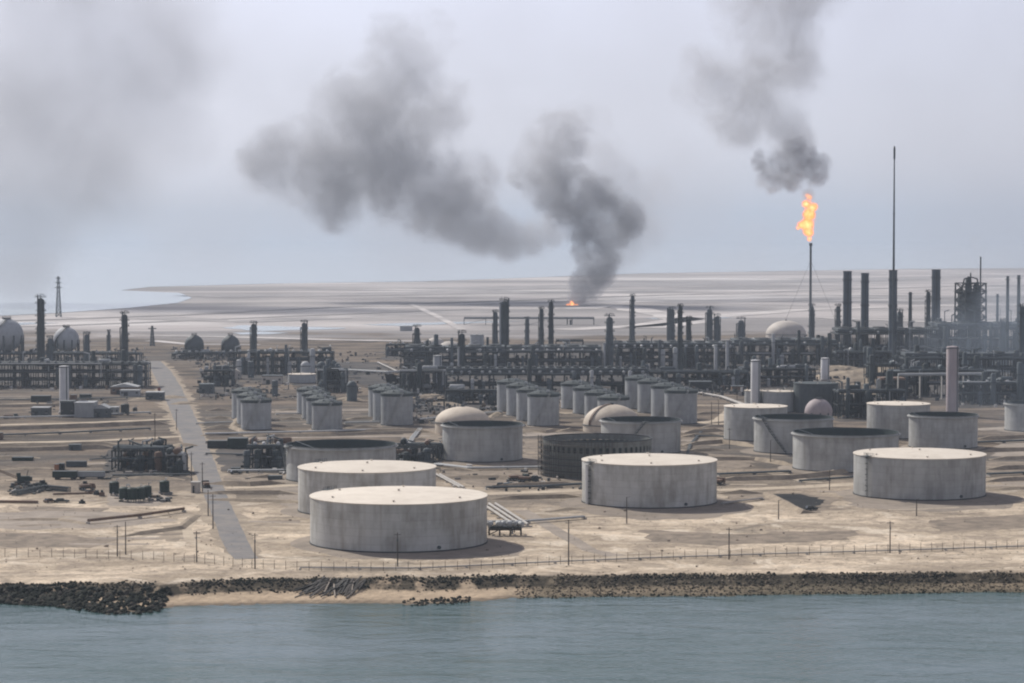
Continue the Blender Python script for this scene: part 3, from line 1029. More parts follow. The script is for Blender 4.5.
# tank still being put together: plate rings with a row of open slots, scaffold round one side
x, y, R, Ht = dims(543, 651.5, 437.6, 474.5)
t = thing("unfinished_tank", "unfinished dark plate tank with slots under its rim and scaffolding", "storage tank", (x, y, 0), 0, "large storage tanks")
N = 104
mb = MB()
lv = [0.2, Ht - 4.6, Ht - 2.4, Ht]
vs, fs = [], []
for li, z in enumerate(lv):
    for rr in (R, R - 0.15):
        for i in range(N):
            a = 2 * PI * i / N
            vs.append((rr * math.cos(a), rr * math.sin(a), z))
ix = lambda l, s, i: (l * 2 + s) * N + i % N
for i in range(N):
    for l in range(3):
        if l == 1 and i % 2 == 0:
            continue
        fs.append((ix(l, 0, i), ix(l, 0, i + 1), ix(l + 1, 0, i + 1), ix(l + 1, 0, i)))
        fs.append((ix(l, 1, i), ix(l + 1, 1, i), ix(l + 1, 1, i + 1), ix(l, 1, i + 1)))
    fs.append((ix(3, 0, i), ix(3, 0, i + 1), ix(3, 1, i + 1), ix(3, 1, i)))
mb.add(vs, fs)
mb.build("shell", "rust_shell", t)
for z in (2.6, 5.0, 7.4):
    MB().ring(0, 0, z, z + 0.3, R + 0.003, R + 0.35, 96).build("stiffening_ring", "steel_mid", t)
MB().ring(0, 0, Ht - 0.2, Ht + 0.1, R - 0.3, R + 0.25, 96).build("top_rim", "steel_dark", t)
MB().lathe(0, 0, [(R - 0.9, 0.3), (R - 0.9, Ht - 2.5), (R - 1.05, Ht - 2.5), (R - 1.05, 0.5)], 64, cap=False).build("shade_liner", "shade_liner", t)  # dark liner added behind the slots so they read as shaded
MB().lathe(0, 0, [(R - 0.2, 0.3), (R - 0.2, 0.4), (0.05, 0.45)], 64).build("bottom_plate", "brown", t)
sc = MB()
for i in range(34):
    a = PI * 0.95 + i * (PI * 0.62) / 33
    for rr in (R + 0.9, R + 2.0):
        sc.bar((rr * math.cos(a), rr * math.sin(a), 0), (rr * math.cos(a), rr * math.sin(a), Ht + 0.9), 0.1, 0.1)
for z in np.arange(2.0, Ht, 2.2):
    sc.ring(0, 0, z, z + 0.1, R + 0.85, R + 2.05, 34, PI * 0.95, PI * 1.57)
sc.build("scaffold", "wood", t)
MB().lathe(0, 0, [(R + 6, -0.1), (R + 4.5, 0.1), (R + 0.3, 0.2), (R - 0.2, 0.2)], 64).build("foundation_pad", "pad", t)

# smaller tanks in rows
def tank_row(ps, R, labels, group, shell="small_tank", roof="roof_dark"):
    """ps: (left edge, roof line, base line) of each tank, nearest first; all of one size"""
    root = None
    for i, ((ul, vt, vb), lab) in enumerate(zip(ps, labels)):
        w = R / mpp(at(512, vb)[1]) * 2
        x, y, r_, Ht = dims(ul, ul + w, vt, vb)
        if root is None:
            root = t = thing("storage_tank", lab, "storage tank", (x, y, 0), 0, group)
            seg = 48
            H0 = Ht
            MB().lathe(0, 0, [(R, 0.15), (R, Ht)], seg, cap=False).build("shell", shell, t, True)
            MB().lathe(0, 0, [(R + 0.28, Ht - 1.3), (R + 0.28, Ht + 0.06), (R * 0.55, Ht + 1.2), (0.05, Ht + 1.8)], seg).build("roof", roof, t, True)
            rail_ring(R - 0.1, Ht + 0.08, 0, 2 * PI, 28).build("handrail", "steel_mid", t)
            MB().ring(0, 0, 0.1, 0.5, R + 0.003, R + 0.3, seg).build("base_ring", "steel_dark", t)
            MB().lathe(0, 0, [(R + 2.5, -0.1), (R + 1.5, 0.12), (R - 0.2, 0.16)], 40).build("foundation_pad", "pad", t)
            s, r = stair_strip(R, Ht, PI * 1.28, PI * 1.62, 0.9)
            s.add(r.v, r.f).build("stairway", "small_tank", t)
            ve = MB().cyl(0, 0, 0, 0.8, 0.3, 0.3, 8).cyl(0, 0, 0.8, 1.0, 0.6, 0.4, 8).mesh("roof_vent", M["steel_mid"])
            for a in (0.4, 2.5, 4.4):
                part("roof_vent", ve, t, (R * 0.6 * math.cos(a), R * 0.6 * math.sin(a), Ht + 0.6))
            MB().box(R * 0.3, -R * 0.5, Ht + 0.7, 1.6, 1.2, 1.4).build("gauge_box", "steel_light", t)
        else:
            dup(root, (x, y, 0), lab, None, group)
    return root


tank_row([(241, 399.5, 429.5), (237, 391.5, 424), (232, 384, 418.5)], 7.4,
         ["dark roofed grey tank, front one of the three beside the main road", "dark roofed grey tank, middle one of the three beside the main road", "dark roofed grey tank, rear one of the three beside the main road"], "dark roofed tanks beside the main road")
tank_row([(312, 402.3, 429.5), (306.5, 396.5, 424), (302, 389.5, 419), (297, 383.5, 414)], 7.35,
         ["dark roofed tank at the front of four standing behind the half hidden open tank", "second from the front of four dark roofed tanks behind the half hidden open tank",
          "third from the front of four dark roofed tanks behind the half hidden open tank", "rearmost of the four dark roofed tanks behind the half hidden open tank"], "four dark roofed tanks in line")
tank_row([(381, 393, 425), (373, 390.5, 421), (368.5, 388, 417.5)], 8.0,
         ["dark roofed grey tank, front of three beside the pipe manifold", "dark roofed tank, middle of three beside the pipe manifold", "dark roofed tank, rear of three beside the pipe manifold"], "three dark roofed tanks by the pipe manifold")
tank_row([(527.5, 393.5, 425.5), (516.5, 389.5, 420.5), (506.5, 385, 415.5), (497, 381, 411)], 7.9,
         ["grey tank at the front of the row of four left of the striped dome", "second from the front in the row of four tanks left of the striped dome", "third from the front in the row of four tanks left of the striped dome",
          "rearmost in the row of four tanks left of the striped dome"], "four tanks left of the striped dome")
tank_row([(597.5, 397, 424.5), (584.5, 393, 419), (573, 388, 413.5), (561, 380.5, 408.5)], 7.9,
         ["grey tank directly behind the striped buff dome, front of its row", "second from the front in the tank row behind the striped dome", "third from the front in the tank row behind the striped dome", "rearmost tank in the row behind the striped dome"], "four tanks behind the striped dome")
tank_row([(664.5, 390, 423.5), (651, 385.5, 418), (637.5, 381, 412.5), (625, 377.5, 408.5)], 8.2,
         ["grey tank at the front of the row of four right of the striped dome", "second from the front in the tank row right of the striped dome", "third from the front in the tank row right of the striped dome", "rearmost tank in the row right of the striped dome"], "four tanks right of the striped dome")
tank("small pale tank with cream roof at the foot of the white chimney", 744.5, 763.5, 390.3, 411, "cone", "small_tank", pad=2, seg=40, nozzle=False, group="small pale roofed tanks")
tank("small grey tank with cream roof, right of the tank at the white chimney's foot", 762.5, 795, 391, 412, "cone", "small_tank", pad=2, seg=48, nozzle=False, group="small pale roofed tanks")
tank("dark grey tall tank with a thin pale rim, behind the grey dome", 793.5, 838, 382.8, 412.5, "cone", "steel_mid", roofmat="roof_dark", pad=2, seg=48, nozzle=False)
tank("pale round tank far behind the central plant with a dark column in front", 470, 484, 334.5, 348, "cone", "small_tank", pad=1, seg=32, nozzle=False, roofmat="shed_grey")
tank("low tank with pale pointed roof behind the four dark roofed tanks", 288, 316, 373.8, 383, "cone", "small_tank", pad=1, seg=40, nozzle=False)


# ------------------------------------------------------------------ domes and pressure spheres
def dome(label, ul, ur, vap, vbase, mat, stripe=None, skirt=0.35, group=None):
    x, y, R, Ht = dims(ul, ur, vap, vbase)
    t = thing("domed_tank", label, "domed tank", (x, y, 0), 0, group)
    hs = Ht * skirt
    prof = [(R, 0), (R, hs)] + [(max(R * math.cos(i * PI / 2 / 12), 0.05), hs + (Ht - hs) * math.sin(i * PI / 2 / 12)) for i in range(1, 13)]
    MB().lathe(0, 0, prof, 64).build("shell", mat, t, True)
    MB().ring(0, 0, hs - 0.2, hs + 0.2, R + 0.003, R + 0.3, 64).build("dome_rim", "steel_mid", t)
    MB().cyl(0, 0, Ht - 0.1, Ht + 0.9, 1.0, 0.8, 16).build("top_vent", "steel_mid", t)
    if stripe is not None:
        s = MB()
        pts = []
        for i in range(14):
            b = i * PI / 2 / 13
            r_, z_ = R * math.cos(b) + 0.35, hs + (Ht - hs) * math.sin(b) + 0.25
            pts.append((r_ * math.cos(stripe), r_ * math.sin(stripe), z_))
        for p, q in zip(pts, pts[1:]):
            s.bar(p, q, 1.3, 0.25)
        s.build("stairway", "brown", t)
    return t


dome("broad buff dome beside the open topped tank in the middle of the tank field", 435, 490, 406.5, 433, "dome_buff", None, 0.42)
dome("buff dome with a dark stair running up its shell like a stripe", 583, 640.5, 404.3, 431, "dome_buff", PI * 1.22, 0.25)
dome("low pale dome far beyond the plant, framed by a dark ring of pipe", 766, 806, 320.5, 337.5, "shed_pale", None, 0.2, "far pale domes")
dome("low pale dome behind the central coolers, the left of two", 424, 446, 337.5, 350, "shed_pale", None, 0.2, "far pale domes")
dome("low pale dome behind the central coolers, the right of two", 437, 464, 341, 353, "shed_pale", None, 0.2, "far pale domes")


def pressure_sphere(label, u, vc, rpx, vbase, mat="sphere_grey", legs=8, group=None, src=None):
    x, y = at(u, vbase)
    r = rpx * mpp(y)
    zc = zat(vc, y)
    zc = max(zc, r * 1.05)
    t = thing("pressure_sphere", label, "sphere tank", (x, y, 0), 0, group)
    MB().sphere(0, 0, zc, r, 32, 20).build("shell", mat, t, True)
    lg = MB().cyl(0, 0, 0, zc, r * 0.06, None, 8)
    me = lg.mesh("leg", M["steel_mid"])
    for i in range(legs):
        a = 2 * PI * (i + 0.5) / legs
        part("leg", me, t, (r * 0.985 * math.cos(a), r * 0.985 * math.sin(a), 0))
    MB().cyl(0, 0, zc + r * 0.99, zc + r * 1.05, r * 0.28, None, 12).build("top_platform", "steel_dark", t)
    rr = rail_ring(r * 0.27, zc + r * 1.05, 0, 2 * PI, 12)
    rr.build("handrail", "steel_dark", t)
    s = MB()
    prev = None
    for i in range(15):
        b = -0.9 + i * (PI / 2 + 0.75) / 14
        a = PI * 1.1 + i * 0.11
        p = ((r * math.cos(b) + 0.5) * math.cos(a), (r * math.cos(b) + 0.5) * math.sin(a), zc + r * math.sin(b) + 0.3)
        if prev:
            s.bar(prev, p, 1.0, 0.3)
        prev = p
    if mat != "pinkish":
        s.build("stairway", "steel_dark", t)
    return t


pressure_sphere("big pale grey pressure sphere on legs at the left edge, behind the long pipe rack", 7, 335, 16.5, 363, "sphere_grey", 10, "pressure spheres")
pressure_sphere("pale grey pressure sphere above the white chimney, behind the long pipe rack", 66.5, 339.5, 12.7, 362, "sphere_grey", 10, "pressure spheres")
pressure_sphere("dark grey pressure sphere beyond the end of the main road, left of its twin", 194.3, 344.5, 9.6, 358, "steel_mid", 8, "pressure spheres")
pressure_sphere("dark grey pressure sphere beyond the end of the main road, right of its twin", 230.5, 344.5, 9.3, 358, "steel_mid", 8, "pressure spheres")
pressure_sphere("pinkish grey sphere tank behind the open topped tanks", 818.5, 413.6, 14.0, 427, "pinkish", 10)


# ------------------------------------------------------------------ columns, stacks, masts
def column(label, u, vtop, vbase, wpx, style="dark", name="process_column", cat="column", group=None, seed=0):
    rnd = random.Random(seed or int(u * 13 + vtop))
    x, y = at(u, vbase)
    R = wpx / 2 * mpp(y)
    Ht = zat(vtop, y)
    t = thing(name, label, cat, (x, y, 0), 0, group)
    mat = {"dark": "column_dark", "grey": "column_grey", "stack": "stack_grey", "white": "white_vessel", "pink": "pinkish", "slim": "column_dark", "pale": "steel_light"}[style]
    pm = "steel_dark" if style != "grey" else "steel_mid"
    if style in ("dark", "grey"):
        rs = R * 0.84
        z1 = Ht * rnd.uniform(0.5, 0.7)
        MB().lathe(0, 0, [(rs * 1.15, 0), (rs * 1.0, Ht * 0.08), (rs, z1), (rs * 0.86, z1 + rs * 0.8), (rs * 0.86, Ht - rs * 1.4), (rs * 0.6, Ht - rs * 0.9), (rs * 0.15, Ht - rs * 0.7)], 20).build("shell", mat, t, True)
        nplat = max(4, int(Ht / 5))
        for i in range(nplat):
            z = Ht * 0.2 + (Ht * 0.78) * i / (nplat - 1) - 0.6
            if i < nplat - 2:
                z += rnd.uniform(-1.2, 1.2)
            a0 = rnd.uniform(0, 2 * PI)
            ext = 2 * PI if i >= nplat - 2 else rnd.uniform(PI * 0.9, PI * 1.7)
            pl = MB().ring(0, 0, z, z + 0.3, rs * 0.7, R * rnd.uniform(1.05, 1.28), 20, a0, a0 + ext).build("platform", pm, t)
            rail_ring(R * 1.06, z + 0.3, a0, a0 + ext, 14).build("handrail", pm, pl)
        ld = MB()
        a = rnd.uniform(PI, 2 * PI)
        ld.bar((R * 0.85 * math.cos(a), R * 0.85 * math.sin(a), 0), (R * 0.85 * math.cos(a), R * 0.85 * math.sin(a), Ht), 0.8, 0.5)
        ld.build("ladder_cage", pm, t)
        for q in range(2):
            a = PI * (0.85 + 1.0 * rnd.random())
            zt = Ht * rnd.uniform(0.7, 0.97)
            pr = max(0.28, R * 0.12)
            px_, py_ = rs * 1.25 * math.cos(a), rs * 1.25 * math.sin(a)
            MB().tube((px_, py_, 1.0), (px_, py_, zt), pr, 8).tube((px_, py_, zt - pr), (px_ * 0.3, py_ * 0.3, zt + rs * 0.3), pr, 8).build("riser_pipe", "column_grey" if q else mat, t)
        dv = MB().bar((0, 0, Ht - rs * 0.8), (0, 0, Ht + R * 0.25), 0.35, 0.35).bar((0, 0, Ht + R * 0.2), (R * 0.8, 0, Ht + R * 0.1), 0.3, 0.3)
        dv.bar((-R * 0.6, 0, Ht - 1), (-R * 0.6, 0, Ht + R * 0.3), 0.3, 0.3)
        dv.build("davit", pm, t)
    elif style == "stack":
        MB().lathe(0, 0, [(R * 1.12, 0), (R * 1.02, Ht * 0.25), (R * 0.98, Ht - 0.8), (R * 1.06, Ht - 0.8), (R * 1.06, Ht), (R * 0.8, Ht), (R * 0.8, Ht - 2)], 28).build("shell", mat, t, True)
        for i in range(3):
            z = Ht * (0.35 + 0.27 * i)
            pl = MB().ring(0, 0, z, z + 0.3, R * 0.95, R * 1.14, 24).build("platform", "steel_dark", t)
            rail_ring(R * 1.12, z + 0.3, 0, 2 * PI, 14).build("handrail", "steel_dark", pl)
        MB().bar((0, -R * 1.06, 1), (0, -R * 1.06, Ht - 1), 0.8, 0.5).build("ladder_cage", "steel_dark", t)
        MB().lathe(0, 0, [(R * 1.5, 0), (R * 1.5, 4), (R * 1.05, 7)], 20).build("base_flare", "steel_mid", t)
    elif style in ("white", "pink", "pale"):
        MB().lathe(0, 0, [(R, 0), (R, Ht - R * 0.1), (R * 0.93, Ht), (R * 0.2, Ht + R * 0.1)], 32).build("shell", mat, t, True)
        MB().ring(0, 0, Ht * 0.985 - 0.4, Ht * 0.985, R + 0.003, R * 1.06, 32).build("top_band", "steel_mid", t)
        MB().bar((R * 0.7, -R * 0.8, 0.5), (R * 0.7, -R * 0.8, Ht), 0.5, 0.3).build("ladder_cage", "steel_mid", t)
        MB().lathe(0, 0, [(R * 1.25, 0), (R * 1.25, 1.2), (R * 1.003, 1.25)], 32).build("base_ring", "concrete", t)
    else:  # slim pipe-like mast
        MB().lathe(0, 0, [(R * 1.3, 0), (R, Ht * 0.3), (R * 0.8, Ht)], 12).build("shell", mat, t, True)
        for i in range(3):
            z = Ht * (0.4 + 0.28 * i)
            MB().ring(0, 0, z, z + 0.35, R * 0.7, R * 1.5, 14).build("platform", "steel_dark", t)
    return t


CG = "process columns of the central plant"
for args in (
    ("tall dark platformed column behind the pipe rack, between two pale spheres", 41, 295, 366, 9.6, "dark", "process_column", "column", "columns behind the long pipe rack"),
    ("short dark column just beside the tall one between the pale spheres", 50, 336, 366, 6.5, "grey", "process_column", "column", "columns behind the long pipe rack"),
    ("short dark column to the right of the sphere behind the white chimney", 87, 332, 366, 7.0, "grey", "process_column", "column", "columns behind the long pipe rack"),
    ("dark square topped column near the road end of the long pipe rack", 124.8, 311.5, 366, 8.8, "dark", "process_column", "column", "columns behind the long pipe rack"),
    ("thin faint column behind the pipe rack, left of the square topped column", 109, 330, 352, 4.0, "grey", "process_column", "column", "columns behind the long pipe rack"),
    ("dark column rising from the small deck unit beyond the main road, left of a pair", 253.7, 321.5, 356, 7.0, "dark", "process_column", "column", "pair of columns over the small deck unit"),
    ("dark column rising from the small deck unit beyond the main road, right of a pair", 304.3, 320.5, 356, 7.0, "dark", "process_column", "column", "pair of columns over the small deck unit"),
    ("stubby dark column standing alone at the west end of the central plant", 417, 325, 357, 7.8, "dark", "process_column", "column", CG),
    ("slender tapering column with white lower pipe, right of the pale domes", 462, 331, 372, 8.2, "dark", "process_column", "column", CG),
    ("thin grey column close behind the tallest central column", 495.5, 310, 360, 6.0, "grey", "process_column", "column", CG),
    ("tallest and thickest central column, dark with ragged platforms", 504.5, 298, 368, 9.6, "dark", "process_column", "column", CG),
    ("short dark column between the tallest central column and a thin pair", 527, 317, 350, 5.2, "grey", "process_column", "column", CG),
    ("thin dark column, left of the slim pair near the ground fire", 541.5, 307, 358, 5.8, "dark", "process_column", "column", CG),
    ("slim tall column with pale pipe, right of the slim pair near the ground fire", 551, 300, 364, 6.4, "dark", "process_column", "column", CG),
    ("thick grey column with spiky top and bright white leg, right of the ground fire", 609.5, 314, 369, 9.4, "grey", "process_column", "column", CG),
    ("lone slim grey column to the right of the spiky topped one", 632.5, 294, 350, 5.6, "grey", "process_column", "column", CG),
    ("grey column, first of a close group of four east of the lone slim one", 672, 307, 352, 6.6, "grey", "process_column", "column", CG),
    ("darkest and tallest of the close group of four columns", 680.3, 304, 374, 5.8, "dark", "process_column", "column", CG),
    ("shorter dark column at the right end of the close group of four", 689, 316.5, 364, 5.8, "dark", "process_column", "column", CG),
    ("pale narrow column half hidden at the left of the close group of four", 668.8, 308, 346, 3.6, "grey", "process_column", "column", CG),
    ("thick grey column, left of a touching pair right of the group of four", 709.5, 306.5, 345, 7.8, "grey", "process_column", "column", CG),
    ("grey column, right and shorter of the touching pair", 717, 314, 345, 7.0, "grey", "process_column", "column", CG),
    ("squat column with bulging top, left of the far pale dome", 741, 317.5, 346, 8.8, "grey", "process_column", "column", CG),
    ("short dark column with rounded top under the burning flare", 811.5, 304, 340, 6.8, "grey", "process_column", "column", CG),
    ("short dark column between the burning flare and the grey stacks", 838, 304, 342, 6.2, "dark", "process_column", "column", CG),
    ("slim dark column touching the easternmost grey stack", 928, 290, 352, 6.2, "dark", "process_column", "column", "columns among the grey stacks"),
    ("squat dark column with a thin neck between two grey stacks", 910, 292, 346, 4.0, "slim", "process_column", "column", "columns among the grey stacks"),
    ("dark stubby column hugging the stack below the tall mast", 899.5, 309, 350, 7.0, "grey", "process_column", "column", "columns among the grey stacks"),
    ("dim column in the smoke, right of the lattice tower", 1007, 276, 372, 3.6, "slim", "process_column", "column", "dim columns in the smoke"),
    ("dim column in the smoke, close to the right edge and taller", 1018, 275, 372, 4.0, "slim", "process_column", "column", "dim columns in the smoke"),
    ("faint thin column in the smoke beside the lattice tower", 997, 294, 360, 3.0, "slim", "process_column", "column", "dim columns in the smoke"),
    ("broad dim column half out of the picture in the smoke", 1022, 304, 378, 8.0, "grey", "process_column", "column", "dim columns in the smoke"),
    ("short broad dim column behind the faint thin one", 1003, 319, 372, 7.0, "grey", "process_column", "column", "dim columns in the smoke"),
    ("grey cylindrical stack, westernmost of the four big stacks", 847, 271, 356, 8.6, "stack", "smoke_stack", "smoke stack", "big grey stacks"),
    ("grey cylindrical stack, second of the four and a little narrower", 864.5, 273, 360, 7.8, "stack", "smoke_stack", "smoke stack", "big grey stacks"),
    ("grey cylindrical stack with the tall mast rising behind it", 892.5, 270, 366, 8.4, "stack", "smoke_stack", "smoke stack", "big grey stacks"),
    ("grey cylindrical stack, easternmost and widest of the four", 935.6, 269.5, 348, 8.8, "stack", "smoke_stack", "smoke stack", "big grey stacks"),
    ("plain white chimney standing among sheds near the left edge", 64.3, 366, 414, 9.4, "white", "chimney", "chimney", "white chimneys"),
    ("plain white chimney rising behind the small cream roofed tanks", 755.3, 360, 412, 9.4, "white", "chimney", "chimney", "white chimneys"),
    ("pinkish chimney behind the open topped tank at the right", 952, 346.5, 416, 12.0, "pink", "chimney", "chimney"),
    ("short pale chimney among sand heaps behind the grey dome", 825, 358, 381, 8.6, "white", "chimney", "chimney", "white chimneys"),
    ("pale round topped vertical vessel at the west end of the long cooler rack", 437.5, 355.5, 386, 8.6, "pale", "vertical_vessel", "vessel"),
    ("bright narrow vertical vessel below the touching pair of columns", 727.5, 340, 370, 4.0, "pale", "vertical_vessel", "vessel"),
    ("pale narrow vertical vessel in front of the deck unit right of the lone slim column", 638, 347, 367, 3.6, "pale", "vertical_vessel", "vessel"),
    ("pale vertical vessel in front of the close group of four columns", 716, 345, 372, 4.2, "pale", "vertical_vessel", "vessel"),
    ("white vertical pipe vessel in front of the tallest central column", 500.3, 302, 369, 2.4, "pale", "vertical_vessel", "vessel"),
    ("white vertical pipe leg in front of the spiky topped column", 604.5, 343, 371, 3.2, "pale", "vertical_vessel", "vessel"),
    ("white vertical pipe leg in front of the slender tapering column", 458.8, 347, 373, 2.6, "pale", "vertical_vessel", "vessel"),
):
    column(*args)

# flare with its flame, unlit mast
x, y = at(810.3, 336)
flare = thing("flare_stack", "very thin flare stack with a burning tip", "flare stack", (x, y, 0))
zt = zat(243, y)
FLX, FLY, FLZ = x, y, zt
MB().lathe(0, 0, [(1.6, 0), (1.2, zt * 0.4), (1.0, zt - 3)], 14).build("pipe", "steel_mid", flare, True)
MB().lathe(0, 0, [(1.0, zt - 3), (1.5, zt - 2.6), (1.5, zt)], 14).build("burner_tip", "steel_dark", flare, True)
gw = MB()
for i in range(3):
    a = 2 * PI * i / 3 + 0.4
    gw.tube((34 * math.cos(a), 34 * math.sin(a), 0), (0.6 * math.cos(a), 0.6 * math.sin(a), zt * 0.8), 0.12, 5)
gw.build("guy_wire", "wire", flare)
x, y = at(893, 372)
mast = thing("flare_mast", "unlit needle thin mast, the tallest thing in the plant", "mast", (x, y, 0))
zt = zat(146, y)
MB().lathe(0, 0, [(1.0, 0), (0.85, zt * 0.4), (0.5, zt * 0.82), (0.42, zt * 0.94)], 12).build("pipe", "steel_mid", mast, True)
MB().lathe(0, 0, [(0.42, zt * 0.94), (0.7, zt * 0.945), (0.7, zt * 0.99), (0.3, zt)], 12).build("burner_tip", "steel_dark", mast, True)
for q in (0.45, 0.7):
    MB().ring(0, 0, zt * q, zt * q + 0.3, 0.4, 1.2, 12).build("platform", "steel_dark", mast)


# lattice towers
def lattice(label, u, vtop, vbase, wpx, taper, bays, member, name="lattice_tower", cat="tower", mat="steel_dark", extra=None, rz=0.3):
    x, y = at(u, vbase)
    w, h = wpx * mpp(y), zat(vtop, y)
    t = thing(name, label, cat, (x, y, 0), rz)
    cr = lambda z: (w / 2) * (1 - (1 - taper) * z / h)
    mem, leg = MB(), None
    for i, (sx, sy) in enumerate(((1, 1), (1, -1), (-1, -1), (-1, 1))):
        MB().bar((sx * cr(0), sy * cr(0), 0), (sx * cr(h), sy * cr(h), h), member, member).build("leg", mat, t)
    cs = ((1, 1), (1, -1), (-1, -1), (-1, 1))
    for b in range(bays):
        z0, z1 = h * b / bays, h * (b + 1) / bays
        for i in range(4):
            p, q = cs[i], cs[(i + 1) % 4]
            a, c = cr(z0), cr(z1)
            mem.bar((p[0] * a, p[1] * a, z0), (q[0] * c, q[1] * c, z1), member * 0.6, member * 0.6)
            mem.bar((q[0] * a, q[1] * a, z0), (p[0] * c, p[1] * c, z1), member * 0.6, member * 0.6)
            mem.bar((p[0] * c, p[1] * c, z1), (q[0] * c, q[1] * c, z1), member * 0.7, member * 0.7)
    mem.build("bracing", mat, t)
    return t, w, h


t, w, h = lattice("dim bulky lattice tower wrapped in pipes and decks, standing in the smoke", 970, 283, 368, 23.5, 0.94, 10, 0.9)
for b in range(10):
    MB().box(0, 0, h * (b + 1) / 10 - 0.3, w * 1.04, w * 1.04, 0.35).build("deck", "steel_dark", t)
MB().lathe(0, 0, [(w * 0.44, 0), (w * 0.44, h * 0.86), (w * 0.40, h * 0.88), (w * 0.1, h * 0.9)], 18).build("core_vessel", "column_dark", t, True)
for i in range(5):
    MB().lathe(-w * 0.36 + i * w * 0.18, (-1) ** i * w * 0.2, [(w * 0.13, 0), (w * 0.13, h * (0.9 + 0.07 * (i % 3))), (w * 0.02, h * (0.94 + 0.07 * (i % 3)))], 14).build("vessel", "column_dark", t, True)
MB().cyl(w * 0.36, -w * 0.2, 0, h * 1.31, w * 0.045, w * 0.03, 8).build("vent_pipe", "column_dark", t)
MB().cyl(w * 0.05, w * 0.1, h, h * 1.12, w * 0.03, None, 8).build("vent_pipe", "column_dark", t)
for sx in (-1, 1):
    MB().bar((sx * w * 0.52, 0, h * 0.82), (sx * w * 0.3, 0, h * 1.05), 0.8, 0.8).bar((sx * w * 0.3, 0, h * 1.05), (0, 0, h * 1.07), 0.8, 0.8).build("top_frame", "steel_dark", t)
t, w, h = lattice("faint lattice power pylon against the bright bay, near the left edge", 58.6, 276.5, 317, 5, 0.25, 9, 0.8, "power_pylon", "pylon", "steel_mid")
for q in (0.72, 0.84, 0.95):
    MB().box(0, 0, h * q, 13 * (1.4 - q), 0.9, 0.9, -0.3).build("crossarm", "steel_mid", t)
t, w, h = lattice("small faint lattice pylon on the flats beyond the road's far end", 152.3, 326, 346, 4, 0.3, 6, 0.7, "power_pylon", "pylon", "steel_mid")
MB().box(0, 0, h * 0.85, 7, 0.8, 0.8, -0.3).build("crossarm", "steel_mid", t)
